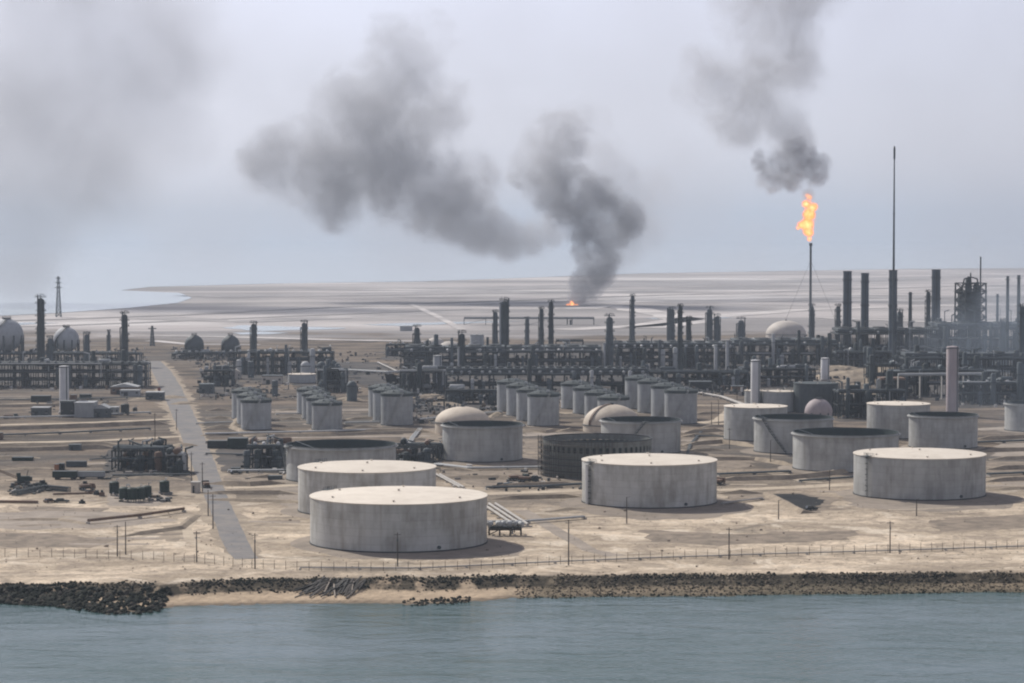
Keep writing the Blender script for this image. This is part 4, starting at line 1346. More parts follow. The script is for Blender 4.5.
# ------------------------------------------------------------------ process units: steel frames with decks, drums, pipes and coolers
def process_unit(label, u0, u1, vtop, vb, depth, levels, seed, coolers=0, hoods=0, vessels=6, drums=4, pipes=6, risers=5, bay=7.5, mat="steel_dark", decks=True, hoodmat="steel_light", name="process_unit", cat="process unit", front_pale=0, group="process units"):
    rnd = random.Random(seed)
    dmats = ["steel_dark", "brown", "column_dark"] if cat in ("scrap frame", "pump skid", "pipe manifold") else ["steel_light", "steel_mid", "column_grey", "column_dark", "steel_mid"]
    vessels, pipes, risers = int(vessels * 1.5), int(pipes * 1.6), int(risers * 1.3)
    x0, y0 = at(u0, vb)
    x1, _ = at(u1, vb)
    Wd = x1 - x0
    Ht = zat(vtop, y0)
    t = thing(name, label, cat, ((x0 + x1) / 2, y0, 0), 0, group)
    nb = max(2, int(round(Wd / bay)))
    nr = max(2, int(round(depth / 9.0)) + 1)
    xs_ = [-Wd / 2 + Wd * i / nb for i in range(nb + 1)]
    ys_ = [depth * j / (nr - 1) for j in range(nr)]
    zs = [Ht * (l + 1) / levels for l in range(levels)]
    fm = MB()
    for a in xs_:
        for b in ys_:
            fm.box(a, b, 0, 0.55, 0.55, Ht)
    for l, z in enumerate(zs):
        for b in ys_:
            fm.box(0, b, z - 0.62, Wd, 0.4, 0.6)
        for a in xs_:
            fm.box(a, depth / 2, z - 0.58, 0.38, depth, 0.5)
    for i in range(0, nb, 3):
        z = zs[0]
        fm.bar((xs_[i], -0.03, 0.2), (xs_[i + 1], -0.03, z - 0.3), 0.3, 0.3)
    fm.build("steel_frame", mat, t)
    if decks:
        for l, z in enumerate(zs):
            w_ = Wd * (1.0 if l == levels - 1 or rnd.random() < 0.55 else rnd.uniform(0.4, 0.8))
            cx = rnd.uniform(-1, 1) * (Wd - w_) / 2
            MB().box(cx, depth / 2, z + 0.005, w_, depth + 0.8, 0.22).build("deck", "steel_mid" if l == levels - 1 else mat, t)
        rl = MB()
        z = zs[-1] + 0.23
        for b in (-0.3, depth + 0.3):
            for h_ in (0.55, 1.1):
                rl.box(0, b, z + h_, Wd, 0.1, 0.1)
            for i in range(nb * 3 + 1):
                rl.box(-Wd / 2 + Wd * i / (nb * 3), b, z, 0.1, 0.1, 1.1)
        rl.build("handrail", "steel_mid", t)
    top = zs[-1] + 0.24
    for i in range(coolers):
        cw = Wd / coolers
        cx = -Wd / 2 + cw * (i + 0.5)
        hh = rnd.uniform(1.6, 2.1)
        c = MB().box(cx, depth * 0.52, top + 1.5, cw * 0.94, depth * 0.8, hh)
        for a in (-0.42, 0.42):
            for b in (0.2, 0.84):
                c.box(cx + a * cw, depth * b, top, 0.35, 0.35, 1.5)
        co = c.build("air_cooler", "steel_mid", t)
        for b in (0.35, 0.7):
            fr = MB().lathe(cx, depth * b, [(min(cw, depth * 0.4) * 0.36, top + 1.5 + hh), (min(cw, depth * 0.4) * 0.33, top + 2.3 + hh)], 14)
            fr.build("fan_ring", "steel_dark", co)
    if hoods:
        me = MB().hvessel((0, -1.1, 1.2), (0, 1.1, 1.2), 0.8, 10).box(0, 0, 0, 1.0, 1.6, 0.5).mesh("motor_hood", M[hoodmat], True)
        for i in range(hoods):
            part("motor_hood", me, t, (-Wd / 2 + Wd * (i + 0.5) / hoods + rnd.uniform(-1.2, 1.2), rnd.uniform(0.4, 2.5), top), rnd.uniform(-.5, .5))
    vmat = ["column_dark", "column_dark", "column_grey", "steel_mid", "column_grey"]
    for i in range(vessels):
        r = rnd.uniform(0.9, 1.9)
        h_ = rnd.uniform(0.45, 1.0) * Ht + (rnd.uniform(2, 13) if rnd.random() < 0.42 and Ht > 9 else 0)
        pale = i < front_pale
        a = rnd.uniform(-0.48, 0.48) * Wd
        b = -rnd.uniform(1.8, 5) if pale or rnd.random() < 0.4 else rnd.uniform(0.1, 0.9) * depth
        ve = MB().lathe(0, 0, [(r * 0.9, 0), (r * 0.9, 1.0), (r, 1.2), (r, h_ - r * 0.5), (r * 0.75, h_ - r * 0.15), (r * 0.15, h_)], 14)
        vo = ve.build("vertical_vessel", "steel_light" if pale else rnd.choice(dmats if cat == "scrap frame" else vmat), t, True, (a, b, 0))
        MB().ring(0, 0, h_ * 0.7, h_ * 0.7 + 0.25, r * 0.95, r * 1.55, 14).build("platform", "steel_dark", vo)
    for i in range(drums):
        r = rnd.uniform(0.8, 1.5)
        L = rnd.uniform(5, 9)
        l = rnd.randrange(0, levels)
        zb = 1.4 if l == 0 else zs[l - 1] + 0.25
        if rnd.random() < 0.4:
            zb = top
        a, b = rnd.uniform(-0.45, 0.45) * Wd, rnd.uniform(0.1, 0.85) * depth
        along = rnd.random() < 0.45
        d = (L / 2, 0) if along else (0, L / 2)
        dr = MB().hvessel((a - d[0], b - d[1], zb + r + 0.5), (a + d[0], b + d[1], zb + r + 0.5), r, 12)
        do = dr.build("horizontal_drum", rnd.choice(dmats), t, True)
        for q in (-0.6, 0.6):
            MB().box(a + d[0] * q, b + d[1] * q, zb if zb > 2 else 0, 0.5 if along else r * 1.6, r * 1.6 if along else 0.5, (0.7 if zb > 2 else zb + 0.7)).build("saddle", "concrete", do)
    for i in range(pipes):
        r = rnd.choice((0.2, 0.3, 0.42, 0.6))
        z = rnd.choice(zs) + 0.3 + r
        b = rnd.uniform(-0.6, 1.0) * depth * 0.8
        b = max(-1.2, b)
        a0, a1 = sorted((rnd.uniform(-0.5, 0.5) * Wd, rnd.uniform(-0.5, 0.5) * Wd))
        if a1 - a0 < Wd * 0.3:
            a0, a1 = -Wd / 2, Wd / 2
        p = MB().tube((a0, b, z), (a1, b, z), r, 8)
        dz = rnd.uniform(0.5, 1.0) * z
        p.tube((a1, b, z + r * 0.0), (a1, b, z - dz + 0.1), r * 0.98, 8)
        p.build("pipe", rnd.choice(["steel_dark", "steel_mid", "column_grey", "steel_mid", "steel_light"]), t, True)
    for i in range(risers):
        r = rnd.uniform(0.2, 0.45)
        a = rnd.uniform(-0.48, 0.48) * Wd
        b = rnd.uniform(-0.12, 1.0) * depth
        h_ = Ht * rnd.uniform(1.02, 1.5)
        MB().tube((a, b, 0), (a, b, h_), r, 8).tube((a, b, h_ - r), (a + rnd.uniform(-4, 4), b + 2, h_ + 0.4), r, 8).build("riser_pipe", rnd.choice(["steel_mid", "column_dark", "steel_light"]), t, True)
    return t, Wd, Ht, depth


process_unit("very long dark pipe rack running in from the left edge behind the white chimney", -60, 145, 364.5, 387.5, 24, 3, 11, 0, 22, 14, 8, 9, 10, 7.0, hoodmat="steel_mid")
process_unit("low dark rack of pipework under the pale spheres at the left edge", -30, 140, 354, 364, 16, 1, 12, 0, 14, 10, 8, 6, 12, 9.0)
process_unit("compact flat topped deck unit with pale drums under a pair of columns", 228, 331, 353, 374, 30, 3, 13, 0, 12, 12, 7, 7, 8, 7.5, front_pale=5)
process_unit("low dark pump rows under the twin dark spheres", 172, 228, 353.5, 359, 18, 1, 14, 0, 8, 5, 6, 4, 4, 8)
process_unit("small dark skid unit beside the main road, left of the deck unit", 204, 232, 371, 386, 14, 2, 15, 0, 0, 6, 4, 5, 4, 6)
process_unit("long cooler rack with a row of pale motor hoods along its edge", 446, 648, 374.5, 396, 20, 2, 16, 24, 20, 12, 8, 9, 4, 7.0, hoodmat="steel_light", front_pale=3)
process_unit("dark dense unit behind the west half of the cooler rack, with white drums on top", 404, 505, 352, 372, 34, 3, 17, 5, 6, 14, 10, 8, 10, 7.5, hoodmat="white_vessel", front_pale=2)
process_unit("dark dense unit below the slim pair of columns and the ground fire", 506, 602, 352, 371, 34, 2, 18, 5, 8, 12, 8, 8, 9, 7.5, hoodmat="white_vessel")
process_unit("dark wide cooler deck with bright hoods below the close group of four columns", 612, 736, 348, 368, 40, 3, 19, 9, 14, 14, 8, 8, 10, 7.5, hoodmat="white_vessel", front_pale=3)
process_unit("low tangled rack in front of the cooler deck, behind the right hand tank row", 640, 748, 373, 388, 26, 2, 20, 0, 0, 14, 10, 10, 8, 7.5, front_pale=2)
process_unit("dark unit of slim vessels left of the grey stacks, below the far pale dome", 734, 838, 345, 364, 44, 2, 21, 5, 5, 20, 9, 8, 14, 7.5, front_pale=3)
process_unit("low dark pump and pipe area in front of the slim vessel unit", 742, 815, 370, 386, 26, 2, 22, 0, 0, 12, 9, 8, 5, 7.5, front_pale=1)
process_unit("dark furnace row joining the feet of the grey stacks", 838, 950, 334, 362, 44, 2, 23, 6, 4, 14, 8, 8, 12, 8.0)
process_unit("long dark rack with a pale pipe along its top, behind the pinkish chimney", 893, 1000, 371.5, 396, 22, 2, 24, 0, 0, 12, 6, 8, 6, 7.0)
process_unit("dim smoky unit around the foot of the lattice tower", 938, 1060, 329, 370, 50, 4, 25, 6, 0, 24, 8, 8, 14, 8.0)
process_unit("dim low racks and vessels crossing in front of the lattice tower foot", 905, 1060, 359, 379, 26, 2, 51, 4, 0, 16, 8, 9, 12, 7.5)
process_unit("low dark pipework behind the sand heaps at the feet of the two western stacks", 836, 902, 353, 367, 24, 2, 52, 0, 0, 12, 7, 8, 8, 7.0)
process_unit("dark pipework between the sand heaps and the low racks, left of the pinkish chimney", 868, 912, 366, 385, 18, 2, 53, 0, 0, 8, 5, 7, 6, 6.0)
process_unit("dark pipework thicket behind the cream roofed tank at the pinkish chimney", 838, 905, 392, 418, 22, 2, 26, 0, 0, 12, 7, 8, 9, 6.0)
process_unit("low rack of dim pipework at the right edge behind the cut off tank", 962, 1050, 384, 404, 24, 2, 27, 0, 5, 10, 7, 8, 6, 7.0, hoodmat="white_vessel")
process_unit("small dark unit standing alone at the west end, with a stubby column beside it", 386, 432, 345, 356, 22, 2, 28, 0, 4, 8, 6, 5, 6, 7.0, hoodmat="white_vessel")
process_unit("dark low pipework between the pale vessel and three tanks by the manifold", 400, 446, 372, 392, 24, 1, 29, 0, 0, 8, 6, 9, 4, 7.0)
process_unit("tangle of pump pipework between the dark roofed tanks and the rear deck unit", 318, 346, 371, 392, 16, 2, 30, 0, 0, 8, 4, 5, 5, 6.0)
process_unit("low dark rack in front of the tank rows' rear, under the cooler rack", 446, 500, 392, 404, 16, 1, 31, 0, 0, 6, 6, 7, 3, 7.0)
process_unit("pipe manifold of dense valves and pipes right of the half hidden open tank", 396, 442, 447, 461, 16, 1, 32, 0, 0, 9, 4, 12, 6, 4.0, mat="steel_mid", decks=False, cat="pipe manifold", name="pipe_manifold")
process_unit("dark pump skid against the left side of the half hidden open tank", 247, 284, 447.5, 468, 13, 2, 33, 0, 3, 6, 3, 7, 5, 4.5, cat="pump skid", name="pump_skid", hoodmat="white_vessel")
process_unit("big dark open framed skid full of scrap pipe, left of the main road", 112, 168, 450, 470, 18, 2, 34, 0, 0, 10, 4, 14, 8, 4.0, decks=False, cat="scrap frame", name="steel_framework")
process_unit("grey lower framework at the road side end of the scrap pipe skid", 166, 184, 456, 473, 10, 1, 35, 0, 0, 3, 2, 8, 3, 3.5, decks=False, cat="scrap frame", name="steel_framework")

t, Wd, Ht, dp = process_unit("faint elevated pipe bridge on tall legs between slim columns", 556, 583, 341, 364, 6, 1, 36, 0, 0, 0, 0, 3, 0, 30, cat="pipe bridge", name="pipe_bridge")
process_unit("faint long low gantry on the flats left of the ground fire", 464, 594, 318.5, 325, 10, 1, 37, 0, 0, 1, 0, 3, 0, 24, cat="pipe bridge", name="pipe_bridge", mat="steel_mid")


# ------------------------------------------------------------------ pipelines on the ground
def pipeline(label, px, r, n, gap, z=0.5, mat="steel_light", group="pipelines on sleepers", sleepers=True):
    pts = [Vector((*at(u, v), 0)) for u, v in px]
    o = pts[0]
    t = thing("pipeline", label, "pipeline", tuple(o), 0, group)
    for kx in range(n):
        mb = MB()
        for a, b in zip(pts, pts[1:]):
            d = (b - a).normalized()
            nr = Vector((-d.y, d.x, 0)) * (gap * (kx - (n - 1) / 2))
            p, q = a - o + nr, b - o + nr
            mb.tube((p.x, p.y, z + r), (q.x, q.y, z + r), r, 8)
        mb.build("pipe", mat, t, True)
    for a, b in zip(pts, pts[1:]):
        d = (b - a)
        m_ = max(1, int(d.length / 12))
        m_ = min(m_, 30)
        ang = math.atan2(d.y, d.x)
        for i in range(m_ + 1):
            p = a + d * (i / m_) - o
            if sleepers:
                MB().box(0, 0, 0, 0.5, gap * n + 0.6, z).build("sleeper", "concrete", t, False, (p.x, p.y, 0)).rotation_euler = (0, 0, ang)
    return t


pipeline("three pale parallel pipes running inland beside the front white tank", [(521, 527), (489, 506)], 0.45, 3, 2.3, 0.4, "concrete")
pipeline("pale pipes on low supports in front of the small valve rack", [(486, 524), (528, 523.5), (584, 519)], 0.3, 2, 0.9, 0.6)
pipeline("dark straight pipeline slanting over the bare sand at the lower left", [(88, 524), (140, 518.5), (184, 512)], 0.5, 1, 1, 0.7, "brown")
pipeline("rust brown pipe lying on the sand at the left edge below the crane", [(-5, 503), (38, 503.5)], 0.5, 1, 1, 0.1, "brown")
pipeline("thin rusty pipe lying on the sand beside the boom sections", [(53, 495), (92, 494)], 0.35, 1, 1, 0.05, "brown")
pipeline("bundle of grey pipes crossing in front of the three tanks beside the main road", [(205, 435.5), (300, 433.5), (372, 431.5)], 0.35, 3, 0.9, 0.6)
pipeline("grey pipes running from the manifold toward the tank beside the buff dome", [(436, 466), (470, 470), (545, 469)], 0.4, 3, 1.0, 0.5)
pipeline("pale pipes slanting across the sand right of the two front cream roofed tanks", [(438, 476), (462, 489)], 0.4, 2, 1.4, 0.3, "concrete")
pipeline("long line of pipes across the open ground in front of the unfinished tank", [(486, 489.5), (540, 488.5), (582, 486)], 0.35, 2, 1.0, 0.6, "steel_mid")
pipeline("grey pipes between the cream roofed tank and the slanting stair tank", [(718, 476), (790, 473)], 0.35, 3, 0.9, 0.5, "steel_mid")
pipeline("pale pipe loop on the ground in front of the white chimney's small tanks", [(700, 394.5), (722, 398.5), (745, 407)], 0.4, 2, 1.6, 0.8, "concrete")
pipeline("elevated pale pipe along the rack behind the pinkish chimney", [(898, 399.5), (985, 398.5)], 0.9, 1, 1, 13.5, "steel_light")
pipeline("grey pipes at the far left in front of the chimney sheds", [(-10, 419.5), (60, 418), (150, 414)], 0.4, 2, 1.0, 0.6)
pipeline("dark pipes along the left sand flat below the pale berm", [(-10, 437), (60, 434.5), (150, 430)], 0.4, 2, 1.0, 0.5, "steel_mid")
pipeline("thin pipes across the sand strip between the road and the first tank row", [(196, 424.5), (236, 423)], 0.3, 2, 0.9, 0.4)
pipeline("thin pipes between the two groups of dark roofed tanks", [(276, 415), (303, 414.5)], 0.3, 2, 0.9, 0.4)
pipeline("pipes between the four tank line and the three tanks by the manifold", [(345, 424), (380, 423)], 0.35, 2, 0.9, 0.4)
pipeline("pipes on the bare ground right of the three tanks by the manifold", [(418, 421), (470, 416), (500, 413)], 0.4, 3, 1.0, 0.5)
pipeline("faint pipes crossing the rough ground behind the three tanks by the manifold", [(330, 371), (388, 374), (440, 371)], 0.6, 3, 1.6, 0.8)
pipeline("pale slanting pipe on the rough ground behind the three tanks by the manifold", [(378, 364), (397, 373)], 0.5, 1, 1, 0.8, "concrete")
pipeline("pipes running along the ground at the right edge before the cut off tank", [(975, 444), (1060, 441)], 0.4, 3, 1.0, 0.5, "steel_mid")
pipeline("row of pipes at the foot of the berm behind the oil pond", [(800, 482.5), (856, 478.5)], 0.35, 2, 1.0, 0.4, "steel_mid")
for lab, px_, r_, n_, mt_ in (
    ("short grey pipe run across the sand just below the roadside containers", [(206, 455), (246, 456)], .3, 2, "steel_mid"),
    ("grey pipe run along the foot of the pump skid toward the half hidden tank", [(228, 472.5), (286, 472)], .35, 3, "steel_light"),
    ("dark pipes passing in front of the scrap skid toward the road", [(112, 477), (190, 476)], .3, 2, "steel_mid"),
    ("grey pipes running inland past the right side of the half hidden open tank", [(402, 462), (412, 440), (420, 430)], .3, 3, "steel_light"),
    ("grey pipes slanting between the buff dome and the row of four tanks", [(492, 428), (524, 426)], .3, 3, "steel_mid"),
    ("pipe pair running past the right side of the scaffolded tank", [(684, 468), (690, 446), (704, 430)], .25, 2, "steel_mid"),
    ("dark pipes lying before the grey cream roofed tank at the pipe loop", [(690, 437), (724, 438)], .3, 2, "steel_mid"),
    ("pipe bundle crossing the gap between the pond tank and the thick rimmed tank", [(836, 474), (858, 470)], .3, 3, "steel_light"),
    ("grey pipes skirting the sand right of the tank with the caged ladder", [(988, 476), (1060, 473)], .35, 3, "steel_mid"),
    ("pale pipe pair near the shore slanting toward the pond", [(722, 505), (762, 500)], .25, 2, "concrete"),
    ("dark pipe run across the sand before the first tank row's bund", [(206, 443.5), (252, 444), (286, 440)], .3, 2, "steel_mid"),
    ("thin pipes crossing the bare sand left of the main road's middle", [(90, 461), (186, 455)], .25, 2, "steel_mid"),
    ("grey pipes along the rear edge of the left sand flat", [(-10, 401), (80, 400), (150, 398)], .3, 3, "steel_mid")):
    pipeline(lab, px_, r_, n_, r_ * 2.7, 0.5, mt_)
pipeline("long thin pipe beside the shore fence road", [(300, 569.5), (420, 570), (512, 565.5), (640, 560), (760, 556), (900, 552), (1080, 546)], 0.22, 1, 1, 0.35, "concrete", sleepers=True)
process_unit("small valve rack of pale drums beside the front white tank's shadow", 489, 521, 528.5, 535.5, 5, 1, 41, 0, 8, 0, 0, 4, 0, 3.0, mat="wood", decks=False, cat="valve rack", name="valve_rack", hoodmat="steel_light")


# ------------------------------------------------------------------ sheds, boxes, small tanks and vessels
def shed(label, u0, u1, vtop, vb, depth, roof="gable", wall="shed_grey", roofm="steel_light", group=None, name="shed", cat="shed", doors=1, windows=2):
    x0, y0 = at(u0, vb)
    x1, _ = at(u1, vb)
    w, h = x1 - x0, zat(vtop, y0)
    t = thing(name, label, cat, ((x0 + x1) / 2, y0, 0), 0, group)
    hw = h * (0.68 if roof == "gable" else 0.9)
    MB().box(0, depth / 2, 0, w, depth, hw).build("wall", wall, t)
    if roof == "gable":
        e = 0.4
        MB().prism([(-w / 2 - e, hw + 0.003), (w / 2 + e, hw + 0.003), (w / 2 + e, hw + 0.18), (0, h), (-w / 2 - e, hw + 0.18)], -e, depth + e).build("roof", roofm, t)
    else:
        MB().box(0, depth / 2, hw + 0.003, w + 0.5, depth + 0.5, h - hw).build("roof", roofm, t)
    for i in range(doors):
        d = MB().box(-w * 0.2 + i * w * 0.4, -0.03, 0.05, min(2.4, w * 0.22), 0.06, min(2.6, hw * 0.75)).build("door", "steel_dark", t)
        MB().box(-w * 0.2 + i * w * 0.4 + min(2.4, w * 0.22) * 0.35, -0.1, 1.1, 0.12, 0.08, 0.3).build("handle", "steel_light", d)
    for i in range(windows):
        a = -w * 0.38 + i * w * 0.76 / max(1, windows - 1)
        f = MB().box(a, -0.025, hw * 0.45, min(1.6, w * 0.12), 0.05, min(1.3, hw * 0.3)).build("window", "glass", t)
        MB().box(a, -0.06, hw * 0.45 - 0.14, min(1.8, w * 0.14), 0.12, 0.12).build("sill", "concrete", f)
    return t


SG = "sheds around the plant"
shed("low pale gabled hut in front of the long pipe rack, near the road", 110.5, 137, 383.6, 394.5, 12, "gable", "brown", "steel_light", SG)
shed("low grey hut just in front of the pale gabled hut", 120, 139, 390, 396, 7, "flat", "shed_grey", "steel_light", SG)
shed("low dark grey flat shed beside the main road, near the red cabinet", 145.5, 163, 392, 400.5, 8, "flat", "steel_mid", "steel_light", SG)
shed("big blocky pale grey building right of the white chimney's foot", 74.5, 93.5, 402.5, 417.5, 14, "flat", "shed_grey", "shed_grey", SG, doors=0, windows=0)
shed("grey shed with lower annex, next to the blocky pale grey building", 93.8, 108.5, 404.5, 417.5, 10, "gable", "steel_mid", "shed_grey", SG)
shed("small grey house left of the white chimney with pale roof", 31, 48.5, 407.5, 416.5, 9, "flat", "steel_mid", "shed_grey", SG)
shed("dark boxy pump house hugging the foot of the left white chimney", 60.5, 73.5, 401, 417, 8, "flat", "steel_dark", "steel_mid", SG)
shed("pale low shed between the annex and the dark vertical drum", 108.8, 118, 407, 415, 6, "flat", "shed_grey", "steel_light", SG)
shed("low brown shed beyond the first tank row, under the deck unit", 262, 282, 375.5, 384, 9, "flat", "shed_pale", "steel_mid", SG)
shed("small pale hut standing between the tank rows behind the road", 230.5, 240, 369, 379, 8, "gable", "shed_pale", "shed_pale", SG)
shed("green grey flat shed in the gap beside the main road and first tank row", 199, 213, 384, 393.5, 9, "flat", "steel_mid", "column_grey", SG)
shed("long dark low shed behind the right tank row with a pale edge", 690, 712, 381.5, 391, 10, "flat", "steel_dark", "steel_mid", SG)
shed("small dark shed left of the right white chimney", 732, 744, 386, 393, 8, "flat", "brown", "steel_mid", SG)
shed("dim pale shed behind the cut off tank at the right edge", 972, 1000, 393, 401, 10, "flat", "shed_grey", "concrete", SG)
shed("dark shed block amid pipework right of the sand heaps", 881, 905, 378, 398, 14, "flat", "steel_dark", "brown", SG)
shed("pale sheet shed right of the three tanks by the manifold", 447, 462, 391, 404, 10, "flat", "steel_mid", "steel_mid", SG)
shed("tiny pale peach kiosk standing beside the main road", 191, 199.5, 482, 493, 3.2, "flat", "shed_pale", "concrete", SG, name="kiosk", cat="kiosk", doors=1, windows=0)
shed("small dark block hut on the pale strip left of the scrap skid", 69, 80, 444.5, 450.5, 4, "flat", "steel_mid", "steel_mid", SG, windows=0)
shed("grey hut in the middle of the flats far behind the west unit", 400, 412, 326, 331, 12, "flat", "shed_grey", "shed_grey", SG, doors=0, windows=0)


def container(label, u0, u1, vtop, vb, depth, mat, group="containers and trailers", wheels=False):
    x0, y0 = at(u0, vb)
    x1, _ = at(u1, vb)
    w, h = x1 - x0, zat(vtop, y0)
    b0 = 0.9 if wheels else 0.15
    t = thing("trailer" if wheels else "container", label, "trailer" if wheels else "container", ((x0 + x1) / 2, y0, 0), 0, group)
    mb = MB().box(0, depth / 2, b0, w, depth, h - b0)
    mb.build("body", mat, t)
    rb = MB()
    n = max(4, int(w / 1.0))
    for i in range(n + 1):
        rb.box(-w / 2 + w * i / n, -0.04, b0 + 0.1, 0.16, 0.08, h - b0 - 0.2)
    for q in (b0 + 0.1, h - 0.3):
        rb.box(0, -0.045, q, w, 0.09, 0.14)
    rb.build("side_frame", mat, t)
    MB().box(0, depth / 2, h + 0.003, w + 0.1, depth + 0.1, 0.1).build("roof", "steel_mid", t)
    if wheels:
        wm = MB().tube((0, 0, 0.48), (0, 0.35, 0.48), 0.48, 14).mesh("wheel", M["tyre"])
        for a in (-0.36, -0.26, 0.3, 0.4):
            for b in (0.02, depth - 0.37):
                part("wheel", wm, t, (a * w, b, 0))
        MB().box(0, depth / 2, 0.6, w * 0.98, depth * 0.7, 0.28).build("chassis", "steel_dark", t)
    else:
        for a in (-0.45, 0.45):
            MB().box(a * w, depth / 2, 0.0, 0.5, depth, 0.15).build("skid_foot", "steel_dark", t)
    return t


container("long dark green trailer parked on the sand left of the scrap skid", 52.5, 76.5, 471.5, 479.5, 3.2, "green_dark", wheels=True)
container("long pale grey trailer coupled behind the dark green one", 77, 104, 472, 479, 3.2, "shed_grey", wheels=True)
container("small dark box with an orange neighbour, behind the dark green trailer", 58.6, 63.8, 463.7, 470, 3, "steel_dark")
container("small orange box beside the small dark one, behind the dark green trailer", 54.6, 58.3, 464.5, 470.4, 3, "orange")
container("long low greenish container behind the pale grey trailer", 66, 86, 461.5, 467, 3, "steel_mid")
container("dark container at the roadside, left one of two by the pump skid", 207.5, 227, 441, 448.5, 5, "steel_dark")
container("taller dark container at the roadside, right one of two by the pump skid", 227.6, 247, 438.5, 449, 6, "green_dark")
container("low dark bin on the sand below the roadside containers", 231, 240, 468, 471.5, 3, "steel_dark")
container("low grey crate by the left end of the white tank's road", 268, 282, 476, 480, 3, "steel_mid")
container("dark stack of boards left of the white chimney sheds", 31, 49.5, 396, 402, 6, "steel_dark")
container("dark box right of the white chimney behind the blocky building", 79.5, 90.5, 394.5, 399, 5, "green_dark")
container("brown box close behind the left white chimney", 70, 76, 395, 401, 4, "brown")
container("thin red cabinet standing by the road near the dark flat shed", 157.8, 160.2, 387.5, 393, 2, "red")
container("dark low crate at the left edge on the pale strip", -6, 2, 433, 440, 3, "brown")
container("grey low crate on the brown sand strip left of the scrap skid", 12, 32, 457.5, 461, 4, "green_dark")


def drum_vessel(label, u, vtop, vb, wpx, group, src=None, mat="green_dark"):
    x, y = at(u, vb)
    if src is not None:
        return dup(src, (x, y, 0), label, random.uniform(0, 6), group)
    r, h = wpx / 2 * mpp(y), zat(vtop, y)
    t = thing("vertical_drum", label, "drum", (x, y, 0), 0, group)
    MB().lathe(0, 0, [(r, 0.9), (r, h - 0.5), (r * 0.7, h - 0.15), (r * 0.2, h)], 24).build("shell", mat, t, True)
    me = MB().box(0, 0, 0, 0.3, 0.3, 0.95).mesh("leg", M["concrete"])
    for i in range(4):
        a = PI / 4 + i * PI / 2
        part("leg", me, t, (r * 0.8 * math.cos(a), r * 0.8 * math.sin(a), 0))
    MB().ring(0, 0, h * 0.62, h * 0.66, r + 0.003, r + 0.12, 24).build("band", "steel_dark", t)
    MB().tube((0, -r - 0.1, h * 0.2), (0, -r - 0.6, h * 0.2), 0.28, 10).build("nozzle", "white_vessel", t)
    MB().tube((r * 0.5, 0, h - 0.3), (r * 0.5, 0, h + 0.9), 0.16, 8).tube((r * 0.5, 0, h + 0.8), (r * 0.5 + 1, 0, h + 0.8), 0.14, 8).build("outlet_pipe", "steel_light", t)
    return t


DG = "dark green drums on the sand"
d0 = drum_vessel("dark green vertical drum at the left end of the cluster of five", 114.2, 481, 495.5, 10, DG)
for u, vb, lab in ((124.2, 501.5, "dark green vertical drum, front row left in the cluster of five"), (132.3, 502, "dark green vertical drum, front row middle in the cluster of five"),
                   (139.6, 501.5, "dark green vertical drum, front row right in the cluster of five"), (146.6, 500, "dark green vertical drum at the right end of the cluster of five"),
                   (164.5, 494.5, "dark green vertical drum standing apart, right of the cluster")):
    drum_vessel(lab, u, 0, vb, 0, DG, d0)
drum_vessel("dark upright drum by the sheds near the left white chimney", 125, 403.5, 415, 8.5, "dark upright drums near the chimney", None, "steel_dark")
drum_vessel("thin dark upright drum right of the thicker one near the chimney sheds", 135, 407, 413, 4.5, "dark upright drums near the chimney", None, "steel_dark")
for u, vt, vb, w_, mt, lab in ((239, 359.5, 378.5, 5.2, "steel_light", "pale upright vessel before the compact deck unit, leftmost of its row"), (251, 361, 379, 6, "column_grey", "grey upright vessel before the compact deck unit, second in its row"),
                               (275, 380, 398, 6, "column_grey", "grey upright vessel between the first tank rows"), (331, 371, 388, 5, "column_grey", "grey upright vessel just right of the low pointed roof tank")):
    drum_vessel(lab, u, vt, vb, w_, "grey upright vessels by the deck unit", None, mt)


def ball(label, u, vc, rpx, vb, mat):
    x, y = at(u, vb)
    r = rpx * mpp(y)
    zc = zat(vc, y)
    t = thing("bulb_vessel", label, "vessel", (x, y, 0), 0, "bulb topped vessels")
    MB().lathe(0, 0, [(r, 0), (r, zc)] + [(max(r * math.cos(i * PI / 16), .05), zc + r * math.sin(i * PI / 16)) for i in range(1, 9)], 24).build("shell", mat, t, True)
    MB().ring(0, 0, zc - 0.2, zc + 0.2, r + 0.003, r + 0.4, 24).build("band", "steel_dark", t)
    return t


ball("round topped pale vessel before the deck unit, left of two", 305.5, 366, 4.8, 380, "steel_light")
ball("round topped pale vessel before the deck unit, right of two", 321.5, 366, 4.6, 381, "column_grey")
ball("round topped grey vessel behind the four dark roofed tanks", 352, 386, 5.2, 401, "column_grey")


def hdrum(label, u, vc, rpx, vb, L, mat, rz=0.0, group="horizontal drums"):
    x, y = at(u, vb)
    r = rpx * mpp(y)
    t = thing("horizontal_drum", label, "drum", (x, y, 0), rz, group)
    zc = max(zat(vc, y), r + 0.2)
    MB().hvessel((0, 0, zc), (0, L, zc), r, 20).build("shell", mat, t, True)
    for q in (0.2, 0.8):
        MB().box(0, L * q, 0, r * 1.7, 0.8, zc - r * 0.7).build("saddle", "concrete", t)
    MB().tube((0, L * 0.5, zc + r * 0.9), (0, L * 0.5, zc + r + 1.0), 0.35, 8).build("nozzle", "steel_mid", t)
    return t


hdrum("pinkish round ended drum peeping out left of the half hidden open tank", 282.5, 447.8, 4.8, 455, 12, "pinkish", 0.1)
hdrum("dark round ended drum under the pinkish one beside the pump skid", 281, 459, 5.0, 466, 10, "steel_dark", 0.1)
hdrum("brown drum on the sand behind the pump skid", 262, 456, 2.0, 460, 6, "brown", 1.2)


